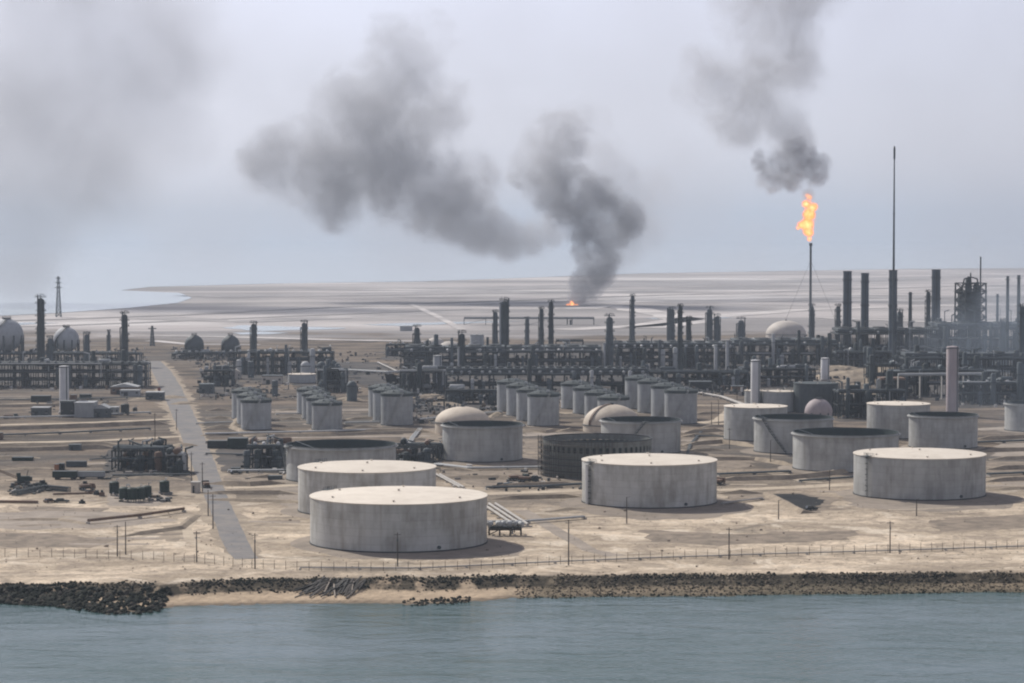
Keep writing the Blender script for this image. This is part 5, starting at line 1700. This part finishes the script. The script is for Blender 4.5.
# ------------------------------------------------------------------ vehicles
def car(label, u, vb, L, mat, rz=0.0, kind="car", group="parked vehicles"):
    x, y = at(u, vb)
    t = thing("parked_" + kind, label, kind, (x, y, 0), rz, group)
    w = L * 0.4
    if kind == "car":
        MB().prism([(-L / 2, .35), (L / 2, .35), (L / 2, .8), (L * .28, .95), (-L / 2, .95)], -w / 2, w / 2).build("body", mat, t)
        MB().prism([(-L * .42, .953), (L * .2, .953), (L * .08, 1.5), (-L * .34, 1.5)], -w * .46, w * .46).build("cabin", "glass", t)
        MB().prism([(-L * .35, 1.503), (L * .09, 1.503), (L * .07, 1.56), (-L * .33, 1.56)], -w * .45, w * .45).build("roof", mat, t)
        ax = (-L * .31, L * .31)
    else:
        MB().prism([(L * .22, .5), (L / 2, .5), (L / 2, 1.5), (L * .42, 2.5), (L * .22, 2.5)], -w / 2, w / 2).build("cab", mat, t)
        MB().prism([(L * .455, 1.6), (L * .475, 1.6), (L * .43, 2.3), (L * .41, 2.3)], -w * .44, w * .44).build("windscreen", "glass", t)
        MB().box(-L * .15, 0, .95, L * .7, w, .2).build("load_bed", "steel_dark", t)
        MB().box(-L * .15, 0, 1.153, L * .6, w * .8, 0.9).build("load", "brown", t)
        MB().box(0, 0, .55, L * .96, w * .5, .38).build("chassis", "steel_dark", t)
        ax = (-L * .38, -L * .22, L * .34)
    wr = .34 if kind == "car" else .5
    me = MB().tube((0, -.13, 0), (0, .13, 0), wr, 14).mesh("wheel", M["tyre"])
    rm = MB().tube((0, -.14, 0), (0, .14, 0), wr * .5, 10).mesh("rim", M["steel_light"])
    for a in ax:
        for s in (-1, 1):
            wo_ = part("wheel", me, t, (a, s * w * .45, wr))
            part("rim", rm, wo_)
    for s in (-1, 1):
        MB().box(L / 2 + .02, s * w * .34, .62, .05, .3, .2).build("headlight", "white_vessel", t)
    return t


car("dark blue car parked on the sand between the front tanks and the unfinished tank", 508.5, 487, 5.0, "blue_grey", 0.1)
car("small dark car standing left of the blue one on the sand", 500.5, 486.5, 4.6, "steel_dark", 1.3)
car("dark lorry by the left foot of the unfinished tank", 519, 480.5, 8.5, "green_dark", 0.2, "truck")
car("dark flat lorry just right of the other by the unfinished tank", 528, 482, 8.0, "steel_dark", -0.2, "truck")
car("rusty brown lorry parked at the right side of the cream tank with the pipe", 636 + 83, 484.5, 7.5, "brown", 1.2, "truck")
car("dark car beside the road just below the pump skid", 236, 474, 4.8, "steel_dark", 0.3)
car("dark lorry on the sand left of the white chimney sheds", 10.5, 418.5, 8.0, "steel_dark", 0.3, "truck")
car("dark lorry on the sand between the dark drums and the boom sections", 87, 490, 6.0, "brown", 0.5, "truck")
car("small brown machine on the sand left of the drum cluster", 90.5, 493.5, 4.2, "brown", 1.0)
car("dark pickup stopped on the sand below the boom sections", 62, 502.5, 5.2, "steel_dark", 0.2)
car("brown car on the sand below the boom sections, left of the pickup", 50, 502.5, 4.6, "brown", 0.8)
car("dark car parked beside the lower tip of the oil pond", 811, 510.2, 4.5, "steel_dark", 0.4)
car("dark lorry at the edge of the road right of the kiosk", 206, 487.5, 6.5, "steel_dark", 1.8, "truck")
car("dark car stopped near the roadside scrap framework", 188.5, 474.5, 5.0, "steel_dark", 0.2)

# crawler crane with its boom lowered toward the left edge
x, y = at(22, 484.5)
cr = thing("crawler_crane", "dark crawler crane with boom lowered toward the left edge", "crane", (x, y, 0), 0.15)
for s in (-1, 1):
    tr = MB().prism([(-3.0, .25), (-2.5, 0), (2.5, 0), (3.0, .25), (3.0, .8), (2.5, 1.05), (-2.5, 1.05), (-3.0, .8)], s * 1.5 - .4, s * 1.5 + .4)
    tr.build("track", "tyre", cr)
MB().cyl(0, 0, .8, 1.35, 1.2, None, 18).build("turntable", "steel_dark", cr)
bd = MB().box(.6, 0, 1.353, 4.8, 2.8, 1.9).build("body", "green_dark", cr)
MB().box(-1.2, -1.05, 3.256, 1.6, .9, 1.3).build("cab", "green_dark", bd)
MB().box(-2.02, -1.05, 3.6, .04, .7, .8).build("window", "glass", bd)
MB().box(3.4, 0, 1.4, .9, 2.6, 1.5).build("counterweight", "steel_dark", cr)
bm_ = MB()
for sy in (-.45, .45):
    for sz in (-.4, .4):
        bm_.bar((-1.8, sy, 2.6 + sz), (-15.5, sy * .5, 8.6 + sz * .5), .16, .16)
for i in range(16):
    a, b = i / 16, (i + 1) / 16
    f_ = lambda q, sy, sz: (-1.8 - 13.7 * q, sy * (1 - .5 * q), 2.6 + 6 * q + sz * (1 - .5 * q))
    bm_.bar(f_(a, -.45, -.4), f_(b, -.45, .4), .1, .1).bar(f_(a, .45, .4), f_(b, .45, -.4), .1, .1).bar(f_(a, -.45, .4), f_(b, .45, .4), .1, .1)
bm_.build("boom_lattice", "brown", cr)
MB().bar((1.8, 0, 3.2), (2.4, 0, 5.6), .25, .25).bar((2.4, 0, 5.6), (-15.4, 0, 8.9), .07, .07).build("gantry", "steel_dark", cr)
MB().bar((-15.4, 0, 8.4), (-15.4, 0, 3.5), .08, .08).box(-15.4, 0, 2.8, .5, .5, .8).build("hook_block", "steel_dark", cr)

# boom sections lying on the sand
for u0, v0, u1, v1, lab in ((14, 496, 47, 489.5, "grey lattice boom section lying on the sand below the crane"), (46, 490, 69, 492, "second grey boom section lying right of the first, below the trailers")):
    a, b = Vector((*at(u0, v0), 0)), Vector((*at(u1, v1), 0))
    t = thing("boom_section", lab, "boom section", tuple(a), 0, "boom sections lying on the sand")
    d = b - a
    nr = Vector((-d.y, d.x, 0)).normalized() * .8
    n = 12
    fr = MB()
    up = Vector((0, 0, 1.5))
    ch = MB()
    base = Vector((0, 0, .25))
    for o_ in (nr, -nr):
        for z_ in (Vector((0, 0, 0)), up):
            ch.bar(tuple(base + o_ + z_), tuple(base + d + o_ + z_), .28, .28)
    for i in range(n):
        p, q = base + d * (i / n), base + d * ((i + 1) / n)
        for o_ in (nr, -nr):
            fr.bar(tuple(p + o_), tuple(q + o_ + up), .18, .18)
            fr.bar(tuple(q + o_), tuple(q + o_ + up), .18, .18)
        fr.bar(tuple(p + nr + up), tuple(q - nr + up), .18, .18)
    ch.build("chord_frame", "steel_mid", t)
    fr.build("lacing_lattice", "steel_mid", t)
for u, vb, h_, w_, lab, mt in ((30.5, 491, 2.6, 3.0, "dark engine block resting beside the first boom section", "steel_dark"), (36, 490, 2.4, 2.4, "dark winch block resting beside the boom sections, middle one", "steel_dark"),
                            (42.5, 489, 3.4, 2.8, "tall dark machine block at the joint of the boom sections", "green_dark"), (24, 491, 1.6, 2.0, "small rusty machine block left of the engine blocks", "brown"),
                            (85, 487.5, 2.3, 2.4, "small brown tank stand left of the drum cluster", "brown"), (102, 496, 2.0, 2.6, "dark valve block on the sand just left of the drum cluster", "brown"),
                            (97, 495, 1.6, 2.0, "small dark valve block left of the bigger one by the drum cluster", "steel_dark"), (82, 503.5, 1.2, 2.0, "lone dark block on the sand in front of the pickup", "steel_dark")):
    x, y = at(u, vb)
    t = thing("machine_block", lab, "machine", (x, y, 0), random.uniform(0, 3), "machine blocks left on the sand")
    MB().box(0, 0, 0.2, w_, w_ * .7, h_ * .6).build("body", mt, t)
    MB().tube((-w_ * .3, 0, h_ * .6 + .5), (w_ * .3, 0, h_ * .6 + .5), h_ * .25, 12).build("winch_drum", "steel_dark", t)
    MB().box(0, 0, 0, w_ * 1.15, w_ * .8, .198).build("skid", "steel_mid", t)
    MB().tube((w_ * .3, w_ * .1, h_ * .6), (w_ * .3, w_ * .1, h_ * 1.1), .12, 8).build("exhaust_pipe", "steel_dark", t)

# ------------------------------------------------------------------ poles and the shore fence
def pole(label, u, vtop, vb, arm=True, src=None, lamp=False):
    x, y = at(u, vb)
    h = zat(vtop, y)
    t = thing("utility_pole", label, "pole", (x, y, 0), random.uniform(-.3, .3), "timber poles")
    MB().lathe(0, 0, [(.20, 0), (.17, h * .5), (.12, h)], 10).build("pole", "wood", t, True)
    if arm:
        MB().box(0, .16, h * .93, 1.9, .12, .14).build("crossarm", "wood", t)
        me = MB().cyl(0, 0, 0, .22, .06, .05, 8).mesh("insulator", M["steel_light"])
        for a in (-.85, -.4, .4, .85):
            part("insulator", me, t, (a, .16, h * .93 + .14))
        MB().cyl(.0, -.32, h * .74, h * .74 + .75, .2, None, 10).build("transformer", "steel_mid", t)
    if lamp:
        MB().bar((0, 0, h - .2), (1.1, 0, h + .15), .08, .08).build("lamp_arm", "wood", t)
        MB().box(1.3, 0, h + .05, .55, .25, .14).build("lamp_head", "steel_light", t)
    return t


pole("timber pole before the bare sand at the lower left, left of a close pair", 117.4, 525, 556.5, True)
pole("timber pole before the bare sand at the lower left, right of a close pair", 125.7, 521.5, 554.5, False)
pole("timber pole at the end of the slanting pipeline, near the road", 196.7, 531, 562.5, True)
pole("timber pole at the seaward end of the main road", 255, 533, 569, True)
pole("timber pole on the road verge with a lean twin beside it", 213, 494, 529, True)
pole("slimmer timber pole on the road verge beside its twin", 208.2, 490, 516, False)
pole("timber pole in front of the front white tank", 397.6, 532.5, 566.5, True)
pole("timber pole by the fence between the two front tanks", 568.6, 520, 565.5, True)
pole("short timber pole in front of the cream roofed tank with the pipe", 626.7, 497, 523.5, False, None, True)
pole("timber pole by the fence right of the cream roofed tank", 729, 527.5, 559.5, True)
pole("thin pole beside the oil pond's left edge", 778.5, 500, 519.5, False, None, True)
pole("timber pole by the fence below the tank at the oil pond", 890, 521, 553, True)
pole("thin pole in front of the tank with the caged ladder", 916.5, 499, 516, False, None, True)
pole("thin pole behind the oil pond on the pale track", 829.5, 470, 490, False, None, True)
pole("dark pole on the left sand flat beside the main road", 155, 413, 442, True)
pole("pole standing beside the main road at the scrap skid", 191.5, 452, 484, True)
pole("pole on the road verge just before the first tank row", 176.5, 409, 430, True)
pole("pole on the inner verge opposite the scrap skid", 202.5, 462, 492, True)
pole("pole in the sand before the small cream roofed tank, left of the pair", 711.5, 402, 426, False)
pole("pole in the sand before the small cream roofed tank, right of the pair", 718.5, 400, 426, False)
pole("thin pole in front of the low cream cone tank", 729.5, 428, 449, True)
pole("thin pole in front of the slanting stair tank", 770.5, 440, 463, False, None, True)
pole("thin pole left of the unfinished tank", 541.5, 441, 470, False, None, True)
pole("thin pole beside the low cream tanks at the pipe loop", 737, 381, 402, False)
pole("pole in front of the three tanks by the road, left of a close pair", 268.5, 434, 449, False)
pole("pole in front of the three tanks by the road, right of a close pair", 272.5, 434, 449, False)

fpx = [(-30, 556.5), (60, 557.5), (150, 560), (210, 564), (250, 568), (300, 570.5), (400, 571), (470, 569.5), (540, 565.5), (640, 560.5), (760, 556.5), (900, 552.5), (1060, 547)]
fpl = polyline(fpx, 0.5)
o = fpl[0][0]
fence = thing("shore_fence", "long thin wire fence with dark posts along the top of the shore", "fence", (o.x, o.y, 0))
pm = MB().box(0, 0, 0, .13, .13, 2.3).bar((0, 0, 2.25), (0, .35, 2.65), .1, .1).mesh("post", M["wood"])
fpts = [Vector((*at(u, v), 0)) for u, v in fpx]
cum = [0]
for a, b in zip(fpts, fpts[1:]):
    cum.append(cum[-1] + (b - a).length)
NP = 98
pp = []
for i in range(NP):
    s = cum[-1] * i / (NP - 1)
    for j in range(len(fpts) - 1):
        if s <= cum[j + 1] + 1e-6:
            pp.append(fpts[j].lerp(fpts[j + 1], (s - cum[j]) / (cum[j + 1] - cum[j])) - fpts[0])
            break
for p in pp:
    part("post", pm, fence, tuple(p))
wr = MB()
for a, b in zip(pp, pp[1:]):
    for z in (.3, .75, 1.2, 1.65, 2.1):
        wr.bar((a.x, a.y, z), (b.x, b.y, z), .035, .035)
wr.build("wire_netting", "wire", fence)

# bleached timbers tipped down the bank
x0, y0 = at(338, 578)
pile = thing("timber_pile", "heap of dark and bleached timbers tipped down the bank onto the beach", "timber pile", (x0, y0, 0))
for i in range(44):
    a, b = random.uniform(-5, 8), random.uniform(-6, 1.0)
    L = random.uniform(6, 15)
    th = -PI / 2 + random.gauss(-0.45, .3)
    xs0, ys0 = x0 + a, y0 + b
    xe, ye = xs0 + L * math.cos(th), ys0 + L * math.sin(th)
    z0, z1 = ground_z(xs0, ys0) + random.uniform(.2, .9), max(ground_z(xe, ye), SEA) + random.uniform(.1, .5)
    MB().bar((a, b, z0), (xe - x0, ye - y0, z1), random.uniform(.22, .4), random.uniform(.2, .34)).build("timber", random.choice(["wood_dark"] * 6 + ["wood", "wood_pale"]), pile)

# sand heaps near the stacks
for u, vb, w_, h_ in ((850, 378, 40, 5), (872, 384, 34, 4.5), (862, 394, 30, 5), (838, 371, 26, 4), (885, 372, 30, 4), (170, 398, 14, 1.6), (184, 404, 12, 1.5), (148, 400, 14, 1.5), (350, 400, 12, 2), (432, 398, 14, 2.5), (444, 405, 16, 2), (183, 446, 9, 1.4)):
    x, y = at(u, vb)
    n, m_ = 24, 6
    vs, fs = [], []
    for j in range(m_):
        for i in range(n):
            a = 2 * PI * i / n
            r = w_ / 2 * (1 - j / (m_ - 0.6)) * (1 + .18 * math.sin(3 * a + u) + random.uniform(-.07, .07))
            vs.append((x + r * 1.5 * math.cos(a), y + r * math.sin(a), -0.05 + h_ * math.sin(j / (m_ - 1) * PI / 2) * random.uniform(.92, 1.05)))
    for j in range(m_ - 1):
        for i in range(n):
            fs.append((j * n + i, j * n + (i + 1) % n, (j + 1) * n + (i + 1) % n, (j + 1) * n + i))
    fs.append(tuple((m_ - 1) * n + i for i in range(n)))
    struct(MB().add(vs, fs).build("sand_hill", BERM))

# ------------------------------------------------------------------ loose scrap and low pipework that reads as texture between the units
def scrap(name, areas, n, seed, hmax):
    rnd = random.Random(seed)
    mb = MB()
    for i in range(n):
        u0, u1, v0, v1 = rnd.choice(areas)
        x, y = at(rnd.uniform(u0, u1), rnd.uniform(v0, v1))
        q = rnd.random()
        a = rnd.choice((0, PI / 2, rnd.uniform(0, PI)))
        if q < 0.5:
            mb.box(x, y, 0, rnd.uniform(.6, 3.2), rnd.uniform(.5, 2.0), rnd.uniform(.4, hmax), a)
        elif q < 0.8:
            L, r = rnd.uniform(2, 9), rnd.uniform(.12, .4)
            z = r + rnd.uniform(0, hmax * .6)
            mb.tube((x - L / 2 * math.cos(a), y - L / 2 * math.sin(a), z), (x + L / 2 * math.cos(a), y + L / 2 * math.sin(a), z), r, 6)
        else:
            mb.cyl(x, y, 0, rnd.uniform(.8, hmax * 1.6), rnd.uniform(.25, .9), None, 8)
    return struct(mb.build(name, SCRAPM), "stuff")


m, nt = new_mat("mixed_scrap")
k = NT(nt)
r = k.n("ShaderNodeNewGeometry").outputs["Random Per Island"]
cr_ = k.n("ShaderNodeValToRGB")
cr_.color_ramp.interpolation = "CONSTANT"
e = cr_.color_ramp.elements
e[0].position, e[0].color = 0, (0.03, 0.036, 0.038, 1)
e[1].position, e[1].color = 0.35, (0.075, 0.085, 0.09, 1)
for p_, c_ in ((0.6, (0.16, 0.16, 0.155, 1)), (0.74, (0.12, 0.085, 0.06, 1)), (0.84, (0.30, 0.27, 0.24, 1)), (0.93, (0.55, 0.53, 0.50, 1))):
    x = e.new(p_)
    x.color = c_
k.put(cr_.inputs[0], r)
k.surf(cr_.outputs[0], 0.8)
SCRAPM = m
scrap("scrap_debris", [(404, 650, 343, 400), (404, 650, 343, 400), (640, 840, 341, 392), (640, 840, 341, 392), (838, 1060, 338, 402), (400, 446, 362, 412), (690, 760, 378, 396), (838, 905, 392, 420), (950, 1060, 380, 408)], 2600, 5, 2.6)
scrap("scrap_debris", [(196, 345, 350, 396), (196, 240, 352, 400), (172, 232, 349, 362), (330, 446, 352, 392), (-30, 150, 350, 362), (-30, 146, 383, 391), (480, 560, 398, 412), (400, 470, 402, 424)], 950, 6, 2.0)
scrap("scrap_debris", [(105, 186, 466, 480), (240, 290, 446, 482), (392, 446, 446, 464), (30, 110, 400, 418), (100, 186, 448, 462), (10, 50, 484, 494), (110, 170, 492, 502), (486, 600, 476, 492), (255, 300, 380, 400), (430, 545, 462, 490)], 420, 7, 0.9)
# ------------------------------------------------------------------ smoke and flame
def hull(name, balls, grow, voxel):
    """closed skin round a chain of puffs"""
    import bmesh
    bm = bmesh.new()
    for (x, y, z, r) in balls:
        bmesh.ops.create_icosphere(bm, subdivisions=3, radius=r * grow, matrix=Matrix.Translation((x, y, z)))
    me = bpy.data.meshes.new("tmp")
    bm.to_mesh(me)
    bm.free()
    ob = bpy.data.objects.new("tmp", me)
    COL.objects.link(ob)
    md = ob.modifiers.new("r", "REMESH")
    md.mode = "VOXEL"
    md.voxel_size = voxel
    dg = bpy.context.evaluated_depsgraph_get()
    out = bpy.data.meshes.new_from_object(ob.evaluated_get(dg))
    out.name = name
    bpy.data.objects.remove(ob)
    bpy.data.meshes.remove(me)
    o = bpy.data.objects.new(name, out)
    COL.objects.link(o)
    return o


def field(k, balls, warp, wscale, seed, base=0.25):
    """how deep a point lies inside the nearest puff: 1 at its centre, 0 on its skin"""
    pos = k.n("ShaderNodeNewGeometry").outputs["Position"]
    nz = k.noise(k.vmath("ADD", pos, (seed * 91.0, seed * 37.0, seed * 13.0)), wscale, 5.0, 0.62)
    zz = [b[2] for b in balls]
    amp = k.mr(k.sep(pos)[2], min(zz), min(zz) + 0.45 * (max(zz) - min(zz)), warp * 2 * base, warp * 2)
    d = k.vmath("SCALE", k.vmath("SUBTRACT", nz.outputs["Color"], (0.5, 0.5, 0.5)), amp)
    p = k.vmath("ADD", pos, d)
    f = None
    for (x, y, z, r) in balls:
        q = k.math("MULTIPLY_ADD", k.vmath("DISTANCE", p, (x, y, z)), -1.0 / r, 1.0)
        if f is None:
            f = q
        else:
            s = k.n("ShaderNodeMath", operation="SMOOTH_MAX")
            k.put(s.inputs[0], f)
            k.put(s.inputs[1], q)
            s.inputs[2].default_value = 0.12
            f = s.outputs[0]
    return pos, f


def smoke(label, px, y0, dens, color, ys=0.25, grow=1.12, warp=0.5, edge=0.62, seed=1.0, nscale=1.0, namp=1.9, voxel=None, step=0.5, aniso=0.2, dtop=1.0, bias=0.24, clump=0.22):
    """px: (u, v, radius in pixels, relative depth) puffs at the distance y0"""
    rnd = random.Random(int(seed * 100))
    balls = []
    for q in px:
        u, v, r = q[:3]
        yy = y0 + rnd.uniform(-1, 1) * r * mpp(y0) * ys
        x, y, z = at_y(u, v, yy)
        rr = r * 1.06 * mpp(y0)
        balls.append((x, y, z, rr))
    mean = sum(b[3] for b in balls) / len(balls)
    vox = voxel or max(2.0, mean * 0.16)
    w_ = mean * warp
    o = hull("smoke_plume", balls, grow + 0.26, vox)
    m, nt = new_mat("smoke")
    k = NT(nt)
    pos, f = field(k, balls, w_, 1.0 / (mean * 0.9) * nscale, seed)
    n1 = k.noise(k.vmath("ADD", pos, (seed * 53.0, 0, seed * 7)), 1.0 / (mean * 0.85) * nscale, 6.0, 0.7, 0.4).outputs[0]
    n2 = k.noise(k.vmath("ADD", pos, (0, seed * 31.0, seed * 17.0)), 1.0 / (mean * 1.3) * nscale, 4.0, 0.66, 0.5).outputs[0]
    d = k.math("ADD", f, k.math("MULTIPLY", k.math("SUBTRACT", n1, 0.5), namp))
    d = k.mr(d, -bias, -bias + edge, 0.0, 1.0, True)
    d = k.math("MULTIPLY", d, k.mr(f, -0.3, -0.05, 0, 1))
    d = k.math("MULTIPLY", d, k.mr(n2, 0.40, 0.58, clump, 1.0))
    zz = [b[2] for b in balls]
    d = k.math("MAXIMUM", d, k.math("MULTIPLY", k.mr(f, 0.0, 0.3), k.mr(k.sep(pos)[2], min(zz), min(zz) + 0.3 * (max(zz) - min(zz)), 0.9, 0.0)))
    if dtop != 1.0:
        z0, z1 = min(b[2] for b in balls), max(b[2] for b in balls)
        d = k.math("MULTIPLY", d, k.mr(k.sep(pos)[2], z0, z1, 1.0, dtop))
    pv = k.n("ShaderNodeVolumePrincipled")
    pv.inputs["Color"].default_value = (*color, 1)
    pv.inputs["Anisotropy"].default_value = aniso
    k.put(pv.inputs["Density"], k.math("MULTIPLY", d, dens))
    out = k.n("ShaderNodeOutputMaterial")
    nt.links.new(pv.outputs[0], out.inputs["Volume"])
    o.data.materials.clear()
    o.data.materials.append(m)
    try:
        m.cycles.volume_step_rate = step
        m.cycles.homogeneous_volume = False
    except Exception:
        pass
    tag(o, label, "smoke", "smoke over the plant", "stuff")
    return o


SMOKE = (0.64, 0.645, 0.68)
smoke("dark grey smoke column rising from the small ground fire", [(574, 304, 6), (579, 296, 11), (586, 285, 16), (596, 270, 18), (598, 256, 21), (594, 242, 23), (602, 226, 27), (590, 209, 31), (573, 194, 30), (552, 182, 27), (532, 168, 22),
      (546, 150, 25), (560, 132, 23), (574, 144, 18), (618, 222, 24)], 3393, 0.075, SMOKE, seed=1.3, dtop=0.4, namp=3.0, edge=0.6, bias=0.34)
smoke("thin paler smoke trailing off the right side of the dark smoke column", [(622, 246, 26), (642, 222, 32), (652, 196, 28), (628, 192, 32), (612, 170, 26), (600, 150, 24), (590, 128, 22), (585, 112, 18)], 3420, 0.011, SMOKE, seed=1.9, namp=2.0, edge=0.8)
smoke("broad grey smoke cloud sweeping up and left behind the smoke column", [(548, 232, 18), (530, 238, 21), (508, 240, 24), (482, 230, 29), (456, 212, 35), (430, 190, 42), (392, 168, 48), (350, 162, 46), (308, 160, 42), (268, 160, 32), (378, 124, 52),
      (424, 112, 44), (402, 78, 44), (350, 112, 40), (425, 42, 28), (392, 50, 32), (335, 195, 32), (470, 180, 30)], 3650, 0.029, SMOKE, seed=2.1, namp=2.8, dtop=0.5, edge=0.7, bias=0.3)
smoke("dense dark puff of smoke just above the flare flame", [(808, 194, 7), (792, 180, 12), (772, 176, 15), (765, 163, 12), (785, 163, 16), (802, 162, 17), (815, 172, 14), (821, 164, 10), (795, 150, 12)], FLY, 0.085, SMOKE, seed=3.4, namp=2.8, edge=0.6, bias=0.3, voxel=2.0)
smoke("paler smoke drifting up and left from the puff above the flare", [(796, 140, 22), (785, 120, 26), (766, 102, 30), (756, 80, 34), (778, 58, 44), (772, 34, 46), (760, 8, 48), (786, -18, 52), (715, 78, 32), (728, 100, 32), (700, 86, 26), (740, 125, 24)], FLY + 20, 0.034, SMOKE, seed=3.9, namp=2.6, edge=0.75, dtop=0.55, bias=0.32)
smoke("wide thin grey smoke bank hanging at the upper left", [(30, 205, 66), (85, 150, 84), (30, 95, 90), (120, 85, 74), (150, 30, 72), (50, 20, 90), (185, 65, 42), (20, 265, 44), (-60, 150, 90), (170, 130, 44)], 3500, 0.0072, SMOKE, seed=4.2, namp=1.2, edge=1.0, clump=0.55, bias=0.34, dtop=1.0, step=1.0)
smoke("faint smoke wisp over the flats right of the smoke column", [(738, 292, 26), (744, 268, 32), (752, 245, 30), (735, 310, 18)], 2700, 0.0035, SMOKE, seed=5.7, namp=1.0, edge=0.8)
smoke("low blue grey smoke lying over the plant's eastern end", [(985, 352, 46), (950, 335, 36), (1035, 330, 60), (1040, 385, 50), (1000, 305, 36), (925, 355, 30), (1070, 290, 60)], 1690, 0.0066, (0.45, 0.53, 0.63), ys=0.8, seed=6.1, namp=0.8, edge=0.9)
smoke("thin blue grey smoke drifting low over the tanks near the right edge", [(1000, 405, 46), (955, 415, 34), (1050, 430, 60), (1000, 440, 40), (1060, 370, 60), (1030, 480, 46)], 1180, 0.0036, (0.42, 0.5, 0.6), ys=0.8, seed=6.7, namp=0.8, edge=0.9, step=1.0)
smoke("thin wisp of smoke at the tip of the vent on the lattice tower", [(980, 262, 2.6), (979, 255, 3.4), (977, 247, 4.5), (975, 240, 5)], 1850, 0.03, SMOKE, seed=7.1, namp=1.4)


smoke("thin lavender grey smoke veil over the upper right sky", [(930, 110, 100), (1030, 60, 130), (1010, 200, 110), (890, 20, 80), (1080, 140, 130), (940, 215, 60)], 3300, 0.0011, (0.5, 0.5, 0.54), seed=8.3, namp=0.7, edge=1.0, step=1.2)


smoke("very thin spread of old smoke behind the two dark plumes", [(300, 130, 120), (220, 60, 100), (480, 60, 110), (420, 190, 100), (560, 130, 100), (620, 60, 100), (200, 200, 80), (680, 190, 70)], 3900, 0.0017, SMOKE, seed=9.6, namp=1.0, edge=1.0, step=1.2)


def flame(label, px, y0, strength, seed, voxel, sigma=0.33):
    balls = []
    for u, v, r in px:
        x, y, z = at_y(u, v, y0)
        balls.append((x, y, z, r * mpp(y0)))
    mean = sum(b[3] for b in balls) / len(balls)
    o = hull("flame", balls, 1.25, voxel)
    m, nt = new_mat("flame")
    k = NT(nt)
    pos, f = field(k, balls, mean * 0.8, 1.0 / (mean * 1.2), seed)
    st = k.noise(k.vmath("MULTIPLY", pos, (1, 1, 0.55)), 1.0 / (mean * 0.7), 4.0, 0.65, 0.8).outputs[0]
    a = k.math("ADD", f, k.math("MULTIPLY", k.math("SUBTRACT", st, 0.5), 1.6))
    heat = k.mr(a, 0.0, 0.85)
    cr_ = k.n("ShaderNodeValToRGB")
    e = cr_.color_ramp
    e.elements[0].position, e.elements[0].color = 0.0, (0.62, 0.10, 0.02, 1)
    e.elements[1].position, e.elements[1].color = 1.0, (1.0, 0.66, 0.30, 1)
    x = e.elements.new(0.5)
    x.color = (1.0, 0.28, 0.045, 1)
    k.put(cr_.inputs[0], heat)
    em = k.n("ShaderNodeEmission")
    k.put(em.inputs[0], cr_.outputs[0])
    k.put(em.inputs[1], k.math("MULTIPLY", k.mr(a, 0.05, 0.5, 0, 1, True), strength))
    out = k.n("ShaderNodeOutputMaterial")
    ab = k.n("ShaderNodeVolumeAbsorption")
    ab.inputs["Color"].default_value = (0, 0, 0, 1)
    k.put(ab.inputs["Density"], k.math("MULTIPLY", k.mr(a, 0.05, 0.5, 0, 1, True), sigma))
    ad = k.n("ShaderNodeAddShader")
    nt.links.new(em.outputs[0], ad.inputs[0])
    nt.links.new(ab.outputs[0], ad.inputs[1])
    nt.links.new(ad.outputs[0], out.inputs["Volume"])
    o.data.materials.clear()
    o.data.materials.append(m)
    try:
        m.cycles.volume_step_rate = 0.3
    except Exception:
        pass
    return o


fl = flame("", [(809.5, 239, 3.2), (808.5, 232, 6.5), (807, 224, 8.5), (801.5, 225, 5.5), (809, 215, 8), (812.5, 208, 6), (807, 204, 5.2), (808.5, 197, 4), (798, 228, 3)], FLY, 0.62, 1.0, 1.0)
tag(fl, "bright orange and yellow flame burning above the thin flare stack", "flame")
fl = flame("", [(568, 306.5, 3.0), (572, 305, 3.6), (576, 306, 2.6), (572, 302.5, 2.2)], 3385, 0.7, 2.0, 1.2)
tag(fl, "small orange ground fire on the flats at the foot of the smoke column", "flame")

dupes = [k_ for k_, v_ in LABELS.items() if len(v_) > 1]
print("DUPLICATE LABELS", dupes)
